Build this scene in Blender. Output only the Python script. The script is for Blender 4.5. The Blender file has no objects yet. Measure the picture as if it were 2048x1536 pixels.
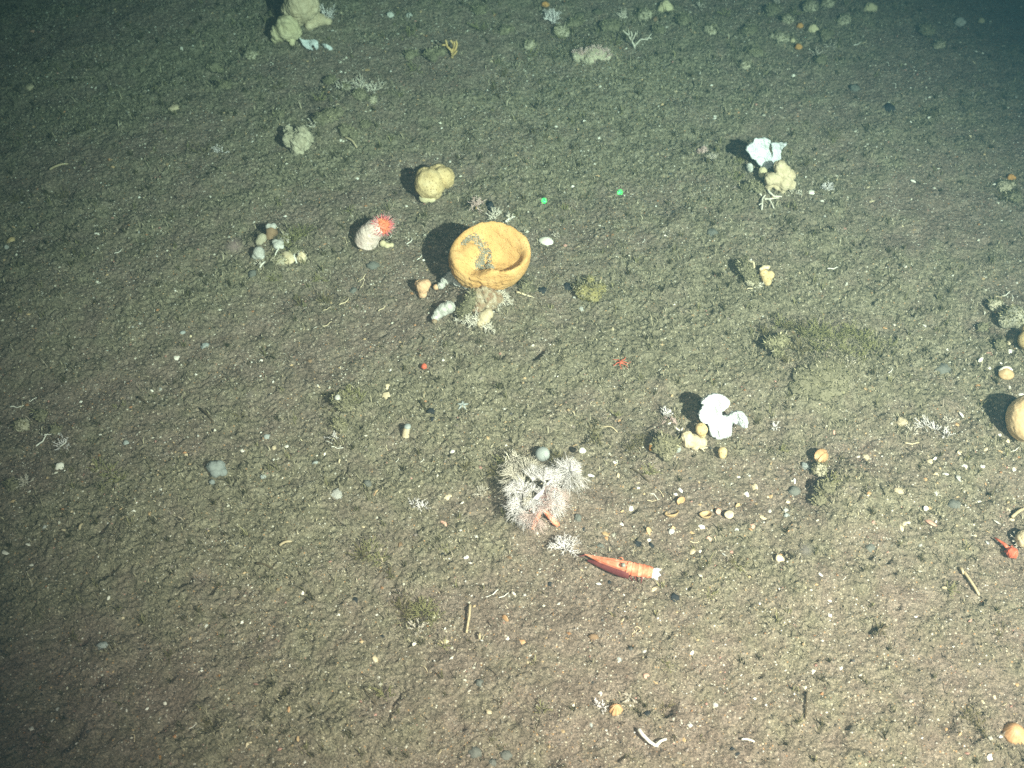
import bpy, math, random
import numpy as np
from mathutils import Vector, Matrix

SC = bpy.context.scene
COL = SC.collection
R = math.radians
random.seed(7)
RNG = np.random.default_rng(11)

# ------------------------------------------------------------------ camera
CAM_H, PITCH, HFOV = 1.10, 50.0, 46.0
TH = math.tan(R(HFOV / 2))
cam = bpy.data.cameras.new('camera')
cam.sensor_width = 36.0
cam.lens = 18.0 / TH
cam.clip_start, cam.clip_end = 0.02, 80.0
cam.dof.use_dof = True
cam.dof.focus_distance = 1.36
cam.dof.aperture_fstop = 8.0
cam_ob = bpy.data.objects.new('camera', cam)
cam_ob.location = (0, 0, CAM_H)
cam_ob.rotation_euler = (R(90 - PITCH), 0, 0)
COL.objects.link(cam_ob)
SC.camera = cam_ob

# ------------------------------------------------------------------ world: dim warm ambient light added to lift the shadows
world = bpy.data.worlds.new('World')
SC.world = world
world.use_nodes = True
bg = world.node_tree.nodes['Background']
bg.inputs[0].default_value = (0.50, 0.46, 0.36, 1)
bg.inputs[1].default_value = 0.07

# ------------------------------------------------------------------ the survey vehicle's lamp, right of the camera
lamp = bpy.data.lights.new('survey_lamp', 'SPOT')
lamp.energy = 1460.0
lamp.color = (1.0, 0.485, 0.395)
lamp.shadow_soft_size = 0.016
lamp.spot_size = R(44)
lamp.spot_blend = 1.0
lamp_ob = bpy.data.objects.new('survey_lamp', lamp)
lamp_ob.location = (0.95, -0.40, 1.50)
aim = Vector((0.20, 0.92, 0.0))
lamp_ob.rotation_euler = (aim - lamp_ob.location).to_track_quat('-Z', 'Y').to_euler()
COL.objects.link(lamp_ob)
# weaker, wide-faced fill lamp added over the camera to soften the shadows
fill = bpy.data.lights.new('shadow_fill_lamp', 'SPOT')
fill.energy = 165.0; fill.color = lamp.color; fill.shadow_soft_size = 0.14
fill.spot_size = R(62); fill.spot_blend = 1.0
fill_ob = bpy.data.objects.new('shadow_fill_lamp', fill)
fill_ob.location = (0.0, -0.18, 1.36)
fill_ob.rotation_euler = (Vector((0.10, 0.90, 0)) - fill_ob.location).to_track_quat('-Z', 'Y').to_euler()
COL.objects.link(fill_ob)

SC.view_settings.view_transform = 'Standard'
SC.view_settings.look = 'None'
SC.view_settings.exposure = 0.0
SC.view_settings.gamma = 1.0
SC.render.engine = 'CYCLES'
SC.cycles.use_denoising = False
SC.cycles.max_bounces = 5
SC.cycles.diffuse_bounces = 2
SC.cycles.volume_bounces = 0
SC.cycles.transparent_max_bounces = 8
SC.cycles.use_adaptive_sampling = False

# ------------------------------------------------------------------ noise
def make_perm(seed):
    r = np.random.default_rng(seed)
    p = np.arange(256); r.shuffle(p)
    a = r.random(256) * 2 * np.pi
    return np.concatenate([p, p]), np.cos(a), np.sin(a)
_perm = {}
def perlin(x, y, seed=0):
    if seed not in _perm: _perm[seed] = make_perm(seed)
    p, gx, gy = _perm[seed]
    x = np.asarray(x, float); y = np.asarray(y, float)
    x0 = np.floor(x).astype(int); y0 = np.floor(y).astype(int)
    fx, fy = x - x0, y - y0
    u = fx * fx * fx * (fx * (fx * 6 - 15) + 10); v = fy * fy * fy * (fy * (fy * 6 - 15) + 10)
    def g(ix, iy, dx, dy):
        h = p[p[ix & 255] + (iy & 255)]
        return gx[h] * dx + gy[h] * dy
    a = g(x0, y0, fx, fy); b = g(x0 + 1, y0, fx - 1, fy)
    c = g(x0, y0 + 1, fx, fy - 1); d = g(x0 + 1, y0 + 1, fx - 1, fy - 1)
    return 1.5 * ((a + u * (b - a)) * (1 - v) + (c + u * (d - c)) * v)
def noise3(p, seed=0):      # cheap 3-D noise for surfaces
    x, y, z = p[:, 0], p[:, 1], p[:, 2]
    return (perlin(x + 3.1 * z, y - 2.3 * z, seed) + perlin(y + 2.7 * x, z + 1.9 * x, seed + 1) + perlin(z - 1.3 * y, x + 2.1 * y, seed + 2)) * 0.6

# ------------------------------------------------------------------ image pixel -> sea floor
FWD = np.array([0, math.cos(R(PITCH)), -math.sin(R(PITCH))])
UPV = np.array([0, math.sin(R(PITCH)), math.cos(R(PITCH))])
def ray(px, py):
    return FWD + np.array([1.0, 0, 0]) * ((px - 1024) / 1024 * TH) + UPV * ((768 - py) / 1024 * TH)
def flat(px, py, z=0.0):
    d = ray(px, py); t = (z - CAM_H) / d[2]
    return d[0] * t, d[1] * t, t            # t = depth along the camera axis
def mpp(px, py):                            # metres per photo pixel there
    return flat(px, py)[2] * TH / 1024
def pitch_at(py):
    return R(PITCH) - math.atan((768 - py) / 1024 * TH)
def project(x, y, z):                       # world -> photo pixel
    v = np.array([x, y, z - CAM_H]); t = v @ FWD
    return 1024 + v[0] / t / TH * 1024, 768 - (v @ UPV) / t / TH * 1024

# ------------------------------------------------------------------ terrain height field
X0, X1, Y0, Y1, STEP = -0.98, 0.98, 0.36, 1.92, 0.0016
def axis(a, b, step, far):
    core = np.arange(a, b + step * .5, step)
    out, s, v = [], step, b
    while v < far: s *= 1.12; v += s; out.append(v)
    lo, s, v = [], step, a
    while v > -far: s *= 1.12; v -= s; lo.append(v)
    return np.concatenate([lo[::-1], core, out])
GX, GY = axis(X0, X1, STEP, 9.0), axis(Y0, Y1, STEP, 9.0)
XX, YY = np.meshgrid(GX, GY)
# bumps: (px, py, radius m, height m)
MOUNDS = [(1640, 745, .055, .020), (1560, 715, .035, .010), (965, 600, .05, .016), (1325, 885, .035, .014), (1085, 1000, .05, .012),
          (540, 510, .05, .012), (1185, 100, .05, .014), (1530, 365, .045, .008), (1510, 545, .03, .006), (590, 60, .07, .014),
          (905, 610, .03, .008), (1690, 985, .06, .016), (690, 810, .03, .010), (650, 240, .07, .016), (1120, 720, .06, .008), (930, 720, .07, .008),
          (2030, 640, .05, .010), (2035, 720, .04, .008), (1450, 1010, .06, .004), (1650, 1140, .08, .008), (350, 960, .09, .010), (60, 620, .1, .015)]
PITS = [(1076, 712, .011, .014, .35), (1647, 950, .007, .010, .5), (820, 1225, .014, .006, 1), (1745, 1255, .006, .010, .4), (215, 1140, .012, .008, .6),
        (665, 955, .006, .012, .5), (1780, 1120, .005, .010, .4), (1090, 1520, .010, .008, 1), (420, 1450, .010, .009, 1), (1890, 1440, .014, .009, .8),
        (1950, 1460, .010, .008, 1), (560, 1390, .010, .008, .5), (195, 1060, .010, .008, .5), (360, 1160, .012, .007, .7), (140, 1480, .014, .010, .6),
        (1335, 1415, .010, .009, .7), (1960, 1200, .005, .008, 1), (1713, 1005, .005, .008, .5), (430, 150, .02, .012, 1), (120, 380, .014, .010, 1.5)]
_r = random.Random(99)
for _ in range(90):
    PITS.append((_r.uniform(0, 2048), _r.uniform(120, 1536), _r.uniform(.0025, .007), _r.uniform(.004, .008), _r.uniform(.35, 1.0)))
for _ in range(46):
    MOUNDS.append((_r.uniform(0, 2048), _r.uniform(0, 1536), _r.uniform(.008, .022), _r.uniform(.002, .006)))
CRACK = [(815, 1350), (800, 1385), (780, 1420), (768, 1452), (752, 1490), (735, 1530)]
def macro(x, y):
    h = 0.010 * perlin(x * 1.6 + 3, y * 1.6, 1) + 0.0055 * perlin(x * 5.5, y * 5.5, 2)
    for px, py, r, a in MOUNDS:
        cx, cy, _ = flat(px, py)
        d2 = ((x - cx) ** 2 + (y - cy) ** 2) / r ** 2
        h = h + a * np.exp(-d2 * 1.6)
    for px, py, r, a, el in PITS:
        cx, cy, _ = flat(px, py)
        c, s = math.cos(.9), math.sin(.9)
        u, v = (x - cx) * c + (y - cy) * s, -(x - cx) * s + (y - cy) * c
        d2 = (u / r) ** 2 + (v / (r * el)) ** 2
        h = h - a * np.exp(-d2 ** 1.5)
    return h
def fuzz_mask(x, y):        # 0 = bare brown mud, 1 = green-olive fuzz
    u_, v_ = .88 * x + .47 * y, -.47 * x + .88 * y      # drift bands run up to the right
    m = perlin(u_ * 1.9 + 9, v_ * 4.4, 21) + .6 * perlin(u_ * 7, v_ * 12 + 4, 22) + .6 * perlin(x * 26, y * 26, 23) + .4 * perlin(x * 60, y * 60, 24)
    return np.clip(.54 + .8 * m, 0, 1)
def micro(x, y):
    f = fuzz_mask(x, y)
    n1 = perlin(x * 42, y * 42, 5)
    n2 = perlin(x * 105 + .3 * n1, y * 105, 6)
    n3 = perlin(x * 215, y * 215, 7)
    n4 = perlin(x * 330, y * 330, 8)
    clod = 1 - np.abs(n2) * 2.0
    n0 = perlin(x * 19 + 7, y * 19, 9)
    return .0034 * n0 + (.0018 + .0008 * f) * n1 + (.0008 + .0013 * f) * clod + (.0014 + .0007 * f) * n3 + .0014 * n4 - .002 + .0012 * f
core = (XX > X0 - .3) & (XX < X1 + .3) & (YY > Y0 - .3) & (YY < Y1 + .3)
HM = macro(XX, YY)
ZZ = HM.copy()
ZZ[core] += micro(XX[core], YY[core])
for (a, b), (c, d) in zip(CRACK[:-1], CRACK[1:]):
    ax, ay, _ = flat(a, b); bx, by, _ = flat(c, d)
    t = np.clip(((XX - ax) * (bx - ax) + (YY - ay) * (by - ay)) / ((bx - ax) ** 2 + (by - ay) ** 2), 0, 1)
    d2 = (XX - ax - t * (bx - ax) + .002 * perlin(XX * 90, YY * 90, 77)) ** 2 + (YY - ay - t * (by - ay)) ** 2
    ZZ -= .0045 * np.clip(.55 + 1.2 * perlin(XX * 30, YY * 30, 78), 0, 1) * np.exp(-d2 / .0015 ** 2)
IX0, IY0 = int(np.searchsorted(GX, X0 - 1e-9)), int(np.searchsorted(GY, Y0 - 1e-9))
def height(x, y):
    x = np.asarray(x, float); y = np.asarray(y, float)
    fx = np.clip((x - GX[IX0]) / STEP + IX0, 0, len(GX) - 2); fy = np.clip((y - GY[IY0]) / STEP + IY0, 0, len(GY) - 2)
    ix, iy = fx.astype(int), fy.astype(int); u, v = fx - ix, fy - iy
    return (ZZ[iy, ix] * (1 - u) + ZZ[iy, ix + 1] * u) * (1 - v) + (ZZ[iy + 1, ix] * (1 - u) + ZZ[iy + 1, ix + 1] * u) * v
def ground(px, py):
    z = 0.0
    for _ in range(5):
        x, y, t = flat(px, py, z); z = float(macro(x, y))
    return Vector((x, y, float(height(x, y))))

# ------------------------------------------------------------------ materials
def mat(name):
    m = bpy.data.materials.new(name); m.use_nodes = True
    return m, m.node_tree, m.node_tree.nodes['Principled BSDF']
def ramp(nt, fac, stops, interp='LINEAR'):
    n = nt.nodes.new('ShaderNodeValToRGB'); n.color_ramp.interpolation = interp
    el = n.color_ramp.elements
    while len(el) < len(stops): el.new(0.5)
    for e, (p, c) in zip(el, stops): e.position = p; e.color = (*c, 1)
    nt.links.new(fac, n.inputs[0]); return n.outputs[0]
def tex_noise(nt, scale, detail=3, rough=.55, vec=None):
    n = nt.nodes.new('ShaderNodeTexNoise'); n.inputs['Scale'].default_value = scale
    n.inputs['Detail'].default_value = detail; n.inputs['Roughness'].default_value = rough
    if vec: nt.links.new(vec, n.inputs['Vector'])
    return n.outputs['Fac']
def tex_vor(nt, scale, vec=None, feature='F1'):
    n = nt.nodes.new('ShaderNodeTexVoronoi'); n.inputs['Scale'].default_value = scale; n.feature = feature
    if vec: nt.links.new(vec, n.inputs['Vector'])
    return n
def coords(nt):
    return nt.nodes.new('ShaderNodeTexCoord').outputs['Object']
def mix(nt, fac, a, b, mode='MIX'):
    n = nt.nodes.new('ShaderNodeMix'); n.data_type = 'RGBA'; n.blend_type = mode
    for s, v in ((n.inputs[0], fac), (n.inputs[6], a), (n.inputs[7], b)):
        if isinstance(v, (int, float)): s.default_value = v
        elif isinstance(v, tuple): s.default_value = (*v, 1)
        else: nt.links.new(v, s)
    return n.outputs[2]
def mathn(nt, op, a, b=0.0):
    n = nt.nodes.new('ShaderNodeMath'); n.operation = op
    for s, v in ((n.inputs[0], a), (n.inputs[1], b)):
        if isinstance(v, (int, float)): s.default_value = v
        else: nt.links.new(v, s)
    return n.outputs[0]
def bump(nt, b, h, strength, dist):
    n = nt.nodes.new('ShaderNodeBump'); n.inputs['Strength'].default_value = strength; n.inputs['Distance'].default_value = dist
    nt.links.new(h, n.inputs['Height']); nt.links.new(n.outputs[0], b.inputs['Normal'])
def attr(nt, name):
    n = nt.nodes.new('ShaderNodeAttribute'); n.attribute_name = name; return n

# mud
MUD, nt, b = mat('mud')
v = coords(nt)
fz = attr(nt, 'fuzz').outputs['Fac']
brown = ramp(nt, tex_noise(nt, 55, 4, .65, v), [(.28, (.125, .097, .078)), (.5, (.188, .152, .126)), (.72, (.250, .210, .178))])
olive = ramp(nt, tex_noise(nt, 70, 4, .65, v), [(.28, (.112, .101, .070)), (.5, (.190, .174, .126)), (.72, (.255, .238, .182))])
c = mix(nt, fz, brown, olive)
grain = ramp(nt, tex_noise(nt, 520, 4, .75, v), [(.30, (.30, .29, .28)), (.5, (1, 1, 1)), (.68, (2.0, 1.95, 1.9))])
c = mix(nt, 1.0, c, grain, 'MULTIPLY')
sp = tex_vor(nt, 330, v)
spk = mathn(nt, 'MULTIPLY', mathn(nt, 'LESS_THAN', sp.outputs['Distance'], .30), mathn(nt, 'GREATER_THAN', nt.nodes.new('ShaderNodeSeparateColor').outputs[0], .86))
sepn = [n for n in nt.nodes if n.type == 'SEPARATE_COLOR'][0]
nt.links.new(sp.outputs['Color'], sepn.inputs[0])
spc = ramp(nt, sepn.outputs[1], [(0, (.55, .50, .40)), (.4, (.42, .26, .14)), (.6, (.62, .60, .54)), (.8, (.03, .03, .035))], 'CONSTANT')
c = mix(nt, spk, c, spc)
nt.links.new(c, b.inputs['Base Color'])
b.inputs['Roughness'].default_value = .92
b.inputs['Specular IOR Level'].default_value = .15
bump(nt, b, tex_noise(nt, 480, 4, .7, v), .95, .0022)

# ------------------------------------------------------------------ mesh helpers
def raw_mesh(name, verts, faces_flat, nper, material, smooth=True, colors=None):
    me = bpy.data.meshes.new(name)
    nv, nf = len(verts), len(faces_flat) // nper
    me.vertices.add(nv); me.vertices.foreach_set('co', np.asarray(verts, np.float32).ravel())
    me.loops.add(nf * nper); me.loops.foreach_set('vertex_index', np.asarray(faces_flat, np.int32))
    me.polygons.add(nf)
    me.polygons.foreach_set('loop_start', np.arange(0, nf * nper, nper, dtype=np.int32))
    me.polygons.foreach_set('loop_total', np.full(nf, nper, np.int32))
    me.polygons.foreach_set('use_smooth', np.full(nf, smooth))
    if colors is not None:
        a = me.color_attributes.new('tint', 'FLOAT_COLOR', 'POINT')
        a.data.foreach_set('color', np.concatenate([colors, np.ones((nv, 1))], 1).astype(np.float32).ravel())
    me.update(calc_edges=True); me.validate()
    if material: me.materials.append(material)
    return me
def link(name, me, parent=None, loc=None):
    o = bpy.data.objects.new(name, me); COL.objects.link(o)
    if loc is not None: o.location = loc
    if parent: o.parent = parent
    return o

# sea floor sheet
ny, nx = XX.shape
idx = np.arange(ny * nx, dtype=np.int32).reshape(ny, nx)
quads = np.stack([idx[:-1, :-1], idx[:-1, 1:], idx[1:, 1:], idx[1:, :-1]], -1).ravel()
me = raw_mesh('seabed', np.stack([XX.ravel(), YY.ravel(), ZZ.ravel()], 1), quads, 4, MUD)
a = me.attributes.new('fuzz', 'FLOAT', 'POINT')
a.data.foreach_set('value', fuzz_mask(XX.ravel(), YY.ravel()).astype(np.float32))
seabed = link('seabed', me); seabed['kind'] = 'structure'

# water that dims and greens what lies far off
hz, nt, b = mat('haze')
nt.nodes.remove(b)
vol = nt.nodes.new('ShaderNodeVolumePrincipled')
vol.inputs['Color'].default_value = (.014, .054, .078, 1)
vol.inputs['Density'].default_value = .55
vol.inputs['Absorption Color'].default_value = (.12, .64, .63, 1)
nt.links.new(vol.outputs[0], nt.nodes['Material Output'].inputs['Volume'])
s = 9.4
vb = np.array([(x, y, z) for x in (-s, s) for y in (-s, s) for z in (-1.0, 1.75)])
fb = np.array([0, 1, 3, 2, 4, 6, 7, 5, 0, 4, 5, 1, 2, 3, 7, 6, 0, 2, 6, 4, 1, 5, 7, 3])
haze = link('haze', raw_mesh('haze', vb, fb, 4, hz, False)); haze['kind'] = 'stuff'
# ------------------------------------------------------------------ builders
def plain(name, c1, c2, scale=120, rough=.75, spec=.25, bstr=.4, bdist=.0008, c3=None, pores=None, pscale=200, sss=0.0, detail=4):
    m, nt, b = mat(name); v = coords(nt)
    st = [(.3, c1), (.7, c2)] if c3 is None else [(.28, c1), (.52, c2), (.74, c3)]
    c = ramp(nt, tex_noise(nt, scale, detail, .6, v), st)
    if pores:
        vd = tex_vor(nt, pscale, v)
        f = mathn(nt, 'LESS_THAN', mathn(nt, 'ADD', vd.outputs['Distance'], mathn(nt, 'MULTIPLY', tex_noise(nt, pscale * .3, 2, .5, v), .35)), .40)
        c = mix(nt, f, c, pores)
    nt.links.new(c, b.inputs['Base Color'])
    b.inputs['Roughness'].default_value = rough; b.inputs['Specular IOR Level'].default_value = spec
    if sss:
        b.inputs['Subsurface Weight'].default_value = sss; b.inputs['Subsurface Radius'].default_value = (1, .5, .3); b.inputs['Subsurface Scale'].default_value = .003
    if bstr: bump(nt, b, tex_noise(nt, scale * 6, 3, .65, v), bstr, bdist)
    return m

M = {}
M['cup'] = plain('cup_sponge_skin', (.55, .32, .125), (.66, .405, .170), 45, .9, .12, .5, .0007, (.74, .49, .235), pores=(.36, .20, .09), pscale=430)
M['yellow'] = plain('yellow_sponge_skin', (.46, .34, .17), (.62, .48, .27), 60, .9, .12, .7, .0009, (.70, .58, .37), pores=(.30, .20, .10), pscale=300)
M['pale_yellow'] = plain('pale_sponge_skin', (.46, .41, .26), (.66, .60, .42), 60, .85, .15, .5, .0008)
M['beige'] = plain('beige_sponge_skin', (.46, .38, .26), (.66, .57, .42), 90, .85, .15, .6, .001)
M['greybeige'] = plain('grey_sponge_skin', (.34, .31, .23), (.56, .52, .41), 110, .9, .1, .8, .0015)
M['peach'] = plain('peach_sponge_skin', (.58, .36, .22), (.72, .50, .34), 90, .85, .15, .5, .0008)
M['white'] = plain('white_sponge_skin', (.56, .60, .64), (.76, .80, .84), 90, .85, .15, 1.0, .0014, pores=(.34, .36, .38), pscale=380)
M['whitecrust'] = plain('white_crust', (.34, .34, .31), (.68, .68, .67), 130, .85, .15, .8, .0012)
M['ring_tan'] = plain('tan_ball_skin', (.72, .50, .27), (.80, .62, .42), 50, .75, .25, .4, .0006)
M['orange'] = plain('orange_sponge_skin', (.42, .21, .07), (.58, .33, .13), 120, .8, .2, .4, .0006)
M['coral'] = plain('dead_white_coral', (.55, .50, .42), (.82, .79, .72), 200, .8, .2, .5, .0004)
M['bushwhite'] = plain('hydroid_white', (.66, .62, .64), (.86, .83, .85), 150, .85, .15, 0)
M['bushcream'] = plain('hydroid_cream', (.52, .47, .40), (.76, .71, .64), 150, .85, .15, 0)
M['stem'] = plain('hydroid_stem', (.66, .63, .66), (.84, .82, .84), 150, .8, .2, 0)
M['pinkbush'] = plain('pinkish_hydroid', (.52, .37, .35), (.76, .62, .60), 150, .85, .15, 0)
M['antler'] = plain('tan_coral', (.50, .34, .14), (.66, .50, .26), 150, .8, .2, .3, .0004)
M['tuft'] = plain('olive_hydroid', (.19, .18, .085), (.35, .335, .175), 150, .9, .1, 0)
M['darktuft'] = plain('dark_hydroid', (.11, .092, .048), (.23, .20, .11), 150, .9, .1, 0)
M['rock'] = plain('silty_rock', (.11, .10, .07), (.22, .205, .14), 70, .9, .15, 1.0, .002, (.30, .27, .20))
M['redrock'] = plain('red_crusted_rock', (.28, .12, .08), (.36, .29, .20), 110, .9, .15, 1.0, .002, (.66, .60, .50))
M['darkstone'] = plain('black_stone', (.018, .020, .024), (.05, .053, .06), 100, .55, .4, .8, .001)
M['greystone'] = plain('grey_stone', (.12, .125, .115), (.21, .215, .195), 90, .8, .3, .6, .001)
M['bluestone'] = plain('blue_grey_stone', (.27, .30, .30), (.40, .43, .43), 90, .7, .3, .4, .0006)
M['brownstone'] = plain('brown_stone', (.20, .13, .08), (.32, .22, .14), 90, .8, .3, .6, .001)
M['shell'] = plain('white_shell', (.64, .61, .54), (.86, .85, .81), 160, .55, .4, .3, .0004)
M['creamshell'] = plain('cream_shell', (.50, .40, .25), (.72, .64, .48), 160, .55, .4, .3, .0004)
M['tanshell'] = plain('tan_shell', (.38, .25, .13), (.58, .43, .26), 160, .55, .4, .3, .0004)
M['orangeshell'] = plain('orange_shell', (.42, .23, .11), (.62, .40, .23), 120, .5, .4, .3, .0004)
M['greyshell'] = plain('grey_shell', (.30, .30, .29), (.52, .53, .52), 160, .6, .4, .3, .0004)
M['pinkshell'] = plain('pink_shell', (.50, .27, .21), (.68, .44, .36), 160, .6, .4, .3, .0004)
M['tube'] = plain('lime_tube', (.62, .60, .54), (.85, .84, .80), 300, .6, .3, .3, .0003)
M['twig'] = plain('tan_twig', (.36, .29, .18), (.56, .48, .34), 200, .8, .2, .5, .0004)
M['darktwig'] = plain('dark_twig', (.06, .045, .03), (.14, .11, .07), 200, .85, .2, .5, .0004)
M['silt'] = plain('loose_silt', (.20, .195, .145), (.36, .35, .28), 420, .95, .1, .9, .0012)
M['column'] = plain('anemone_column', (.60, .46, .42), (.80, .69, .65), 90, .65, .25, .8, .0012)
M['tentacle'] = plain('anemone_tentacle', (.50, .095, .12), (.72, .25, .26), 200, .5, .35, 0)
M['disc'] = plain('anemone_disc', (.60, .12, .07), (.78, .32, .17), 150, .5, .35, 0)
M['paletip'] = plain('pale_tentacle', (.55, .34, .32), (.72, .52, .50), 200, .5, .35, 0)
M['red'] = plain('red_shell_skin', (.50, .085, .05), (.68, .20, .12), 120, .5, .4, .4, .0005)
M['redorange'] = plain('claw_skin', (.50, .11, .06), (.72, .26, .16), 110, .65, .15, .5, .0005, (.86, .52, .40))
M['eye'] = plain('eye_skin', (.16, .18, .16), (.34, .37, .33), 200, .3, .5, 0)
M['maroon'] = plain('maroon_skin_and_shade', (.10, .022, .03), (.20, .06, .055), 100, .6, .3, .3, .0005)  # limb skin, also the painted shade on the shrimp's lower flank
M['tailwhite'] = plain('white_tail_skin', (.76, .75, .78), (.90, .90, .92), 120, .55, .35, .3, .0005)

TINT, nt, b = mat('tinted_grain')
nt.links.new(attr(nt, 'tint').outputs['Color'], b.inputs['Base Color'])
b.inputs['Roughness'].default_value = .8
b.inputs['Specular IOR Level'].default_value = .25

class MB:
    """collects tubes, blobs and fans; local coordinates"""
    def __init__(s): s.v, s.f, s.n = [], [], 0
    def add(s, v, f):
        s.v.append(np.asarray(v, float)); s.f += [[i + s.n for i in q] for q in f]; s.n += len(v)
    def tube(s, pts, rad, k=5):
        pts = np.asarray(pts, float); n = len(pts)
        rad = np.broadcast_to(np.asarray(rad, float), (n,))
        t = np.gradient(pts, axis=0); t /= np.linalg.norm(t, axis=1)[:, None] + 1e-12
        ref = np.array([.31, .17, .93]); 
        if abs(t[0] @ ref) > .9: ref = np.array([1., 0, 0])
        u = np.cross(t, ref); u /= np.linalg.norm(u, axis=1)[:, None] + 1e-12
        w = np.cross(t, u)
        a = np.arange(k) / k * 2 * np.pi
        ring = pts[:, None] + rad[:, None, None] * (u[:, None] * np.cos(a)[None, :, None] + w[:, None] * np.sin(a)[None, :, None])
        v = np.concatenate([ring.reshape(-1, 3), pts[:1], pts[-1:]])
        f = []
        for i in range(n - 1):
            for j in range(k):
                f.append([i * k + j, i * k + (j + 1) % k, (i + 1) * k + (j + 1) % k, (i + 1) * k + j])
        for j in range(k):
            f.append([n * k, (j + 1) % k, j]); f.append([n * k + 1, (n - 1) * k + j, (n - 1) * k + (j + 1) % k])
        s.add(v, f)
    def blob(s, c, r, rot=0.0, seed=0, amp=0.0, freq=1.5, sub=3):
        v, f = ICO[sub]
        v = v.copy()
        if amp: v = v * (1 + amp * noise3(v * freq + seed * 7.7, 40)[:, None])
        v = v * np.broadcast_to(np.asarray(r, float), (3,))
        cr, sr = math.cos(rot), math.sin(rot)
        v = np.stack([v[:, 0] * cr - v[:, 1] * sr, v[:, 0] * sr + v[:, 1] * cr, v[:, 2]], 1)
        s.add(v + np.asarray(c, float), f)
    def mesh(s, name, material, smooth=True):
        me = bpy.data.meshes.new(name)
        me.from_pydata(np.concatenate(s.v).tolist(), [], s.f)
        me.polygons.foreach_set('use_smooth', [smooth] * len(me.polygons)); me.update()
        me.materials.append(material); return me
def _ico(sub):
    import bmesh
    bm = bmesh.new(); bmesh.ops.create_icosphere(bm, subdivisions=sub, radius=1)
    v = np.array([x.co[:] for x in bm.verts]); f = [[x.index for x in q.verts] for q in bm.faces]
    bm.free(); return v, f
ICO = {k: _ico(k) for k in (1, 2, 3, 4)}

def sculpt(mb, name, material, voxel=.0009, smooth=4, amp=0.0, freq=200, seed=3, amp2=0.0, freq2=60):
    """fuse overlapping shapes into one skin, then roughen it"""
    me = mb.mesh(name + '_raw', None or material)
    o = bpy.data.objects.new('tmp', me); COL.objects.link(o)
    r = o.modifiers.new('r', 'REMESH'); r.mode = 'VOXEL'; r.voxel_size = voxel
    if smooth:
        q = o.modifiers.new('s', 'SMOOTH'); q.factor = .5; q.iterations = smooth
    dg = bpy.context.evaluated_depsgraph_get()
    out = bpy.data.meshes.new_from_object(o.evaluated_get(dg)); out.name = name
    bpy.data.objects.remove(o); bpy.data.meshes.remove(me)
    n = len(out.vertices)
    v = np.empty(n * 3, np.float32); out.vertices.foreach_get('co', v); v = v.reshape(-1, 3).astype(float)
    nr = np.empty(n * 3, np.float32); out.vertices.foreach_get('normal', nr); nr = nr.reshape(-1, 3)
    d = np.zeros(n)
    if amp: d += amp * noise3(v * freq, 50 + seed)
    if amp2: d += amp2 * noise3(v * freq2, 60 + seed)
    v = v + nr * d[:, None]
    out.vertices.foreach_set('co', v.astype(np.float32).ravel())
    out.polygons.foreach_set('use_smooth', [True] * len(out.polygons))
    out.materials.clear(); out.materials.append(material); out.update()
    return out

THINGS = []                                  # (object, px, py)
def tag(o, label, cat, group=None, at=None):
    o['label'] = label; o['category'] = cat
    if group: o['group'] = group
    if at: THINGS.append((o, at[0], at[1]))
    return o
def empty(name, loc, label, cat, group=None):
    o = bpy.data.objects.new(name, None); COL.objects.link(o)
    o.location = loc; o.empty_display_size = .01
    return tag(o, label, cat, group)
def solo(name, me, loc, label, cat, group=None, rotz=0, scale=1):
    o = link(name, me, None, loc); o.rotation_euler = (0, 0, rotz); o.scale = (scale,) * 3
    return tag(o, label, cat, group)

def onplane(px, py, base, tilt):
    """photo pixel -> point on the plane through base that leans back by tilt degrees (0 = upright, 90 = flat)"""
    n = np.array([0, -math.cos(R(tilt)), math.sin(R(tilt))]); o = np.array([0, 0, CAM_H]); d = ray(px, py)
    s = ((np.array(base) - o) @ n) / (d @ n)
    return o + d * s
def rel(px, py, base, tilt=0): return onplane(px, py, base, tilt) - np.array(base)

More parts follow.
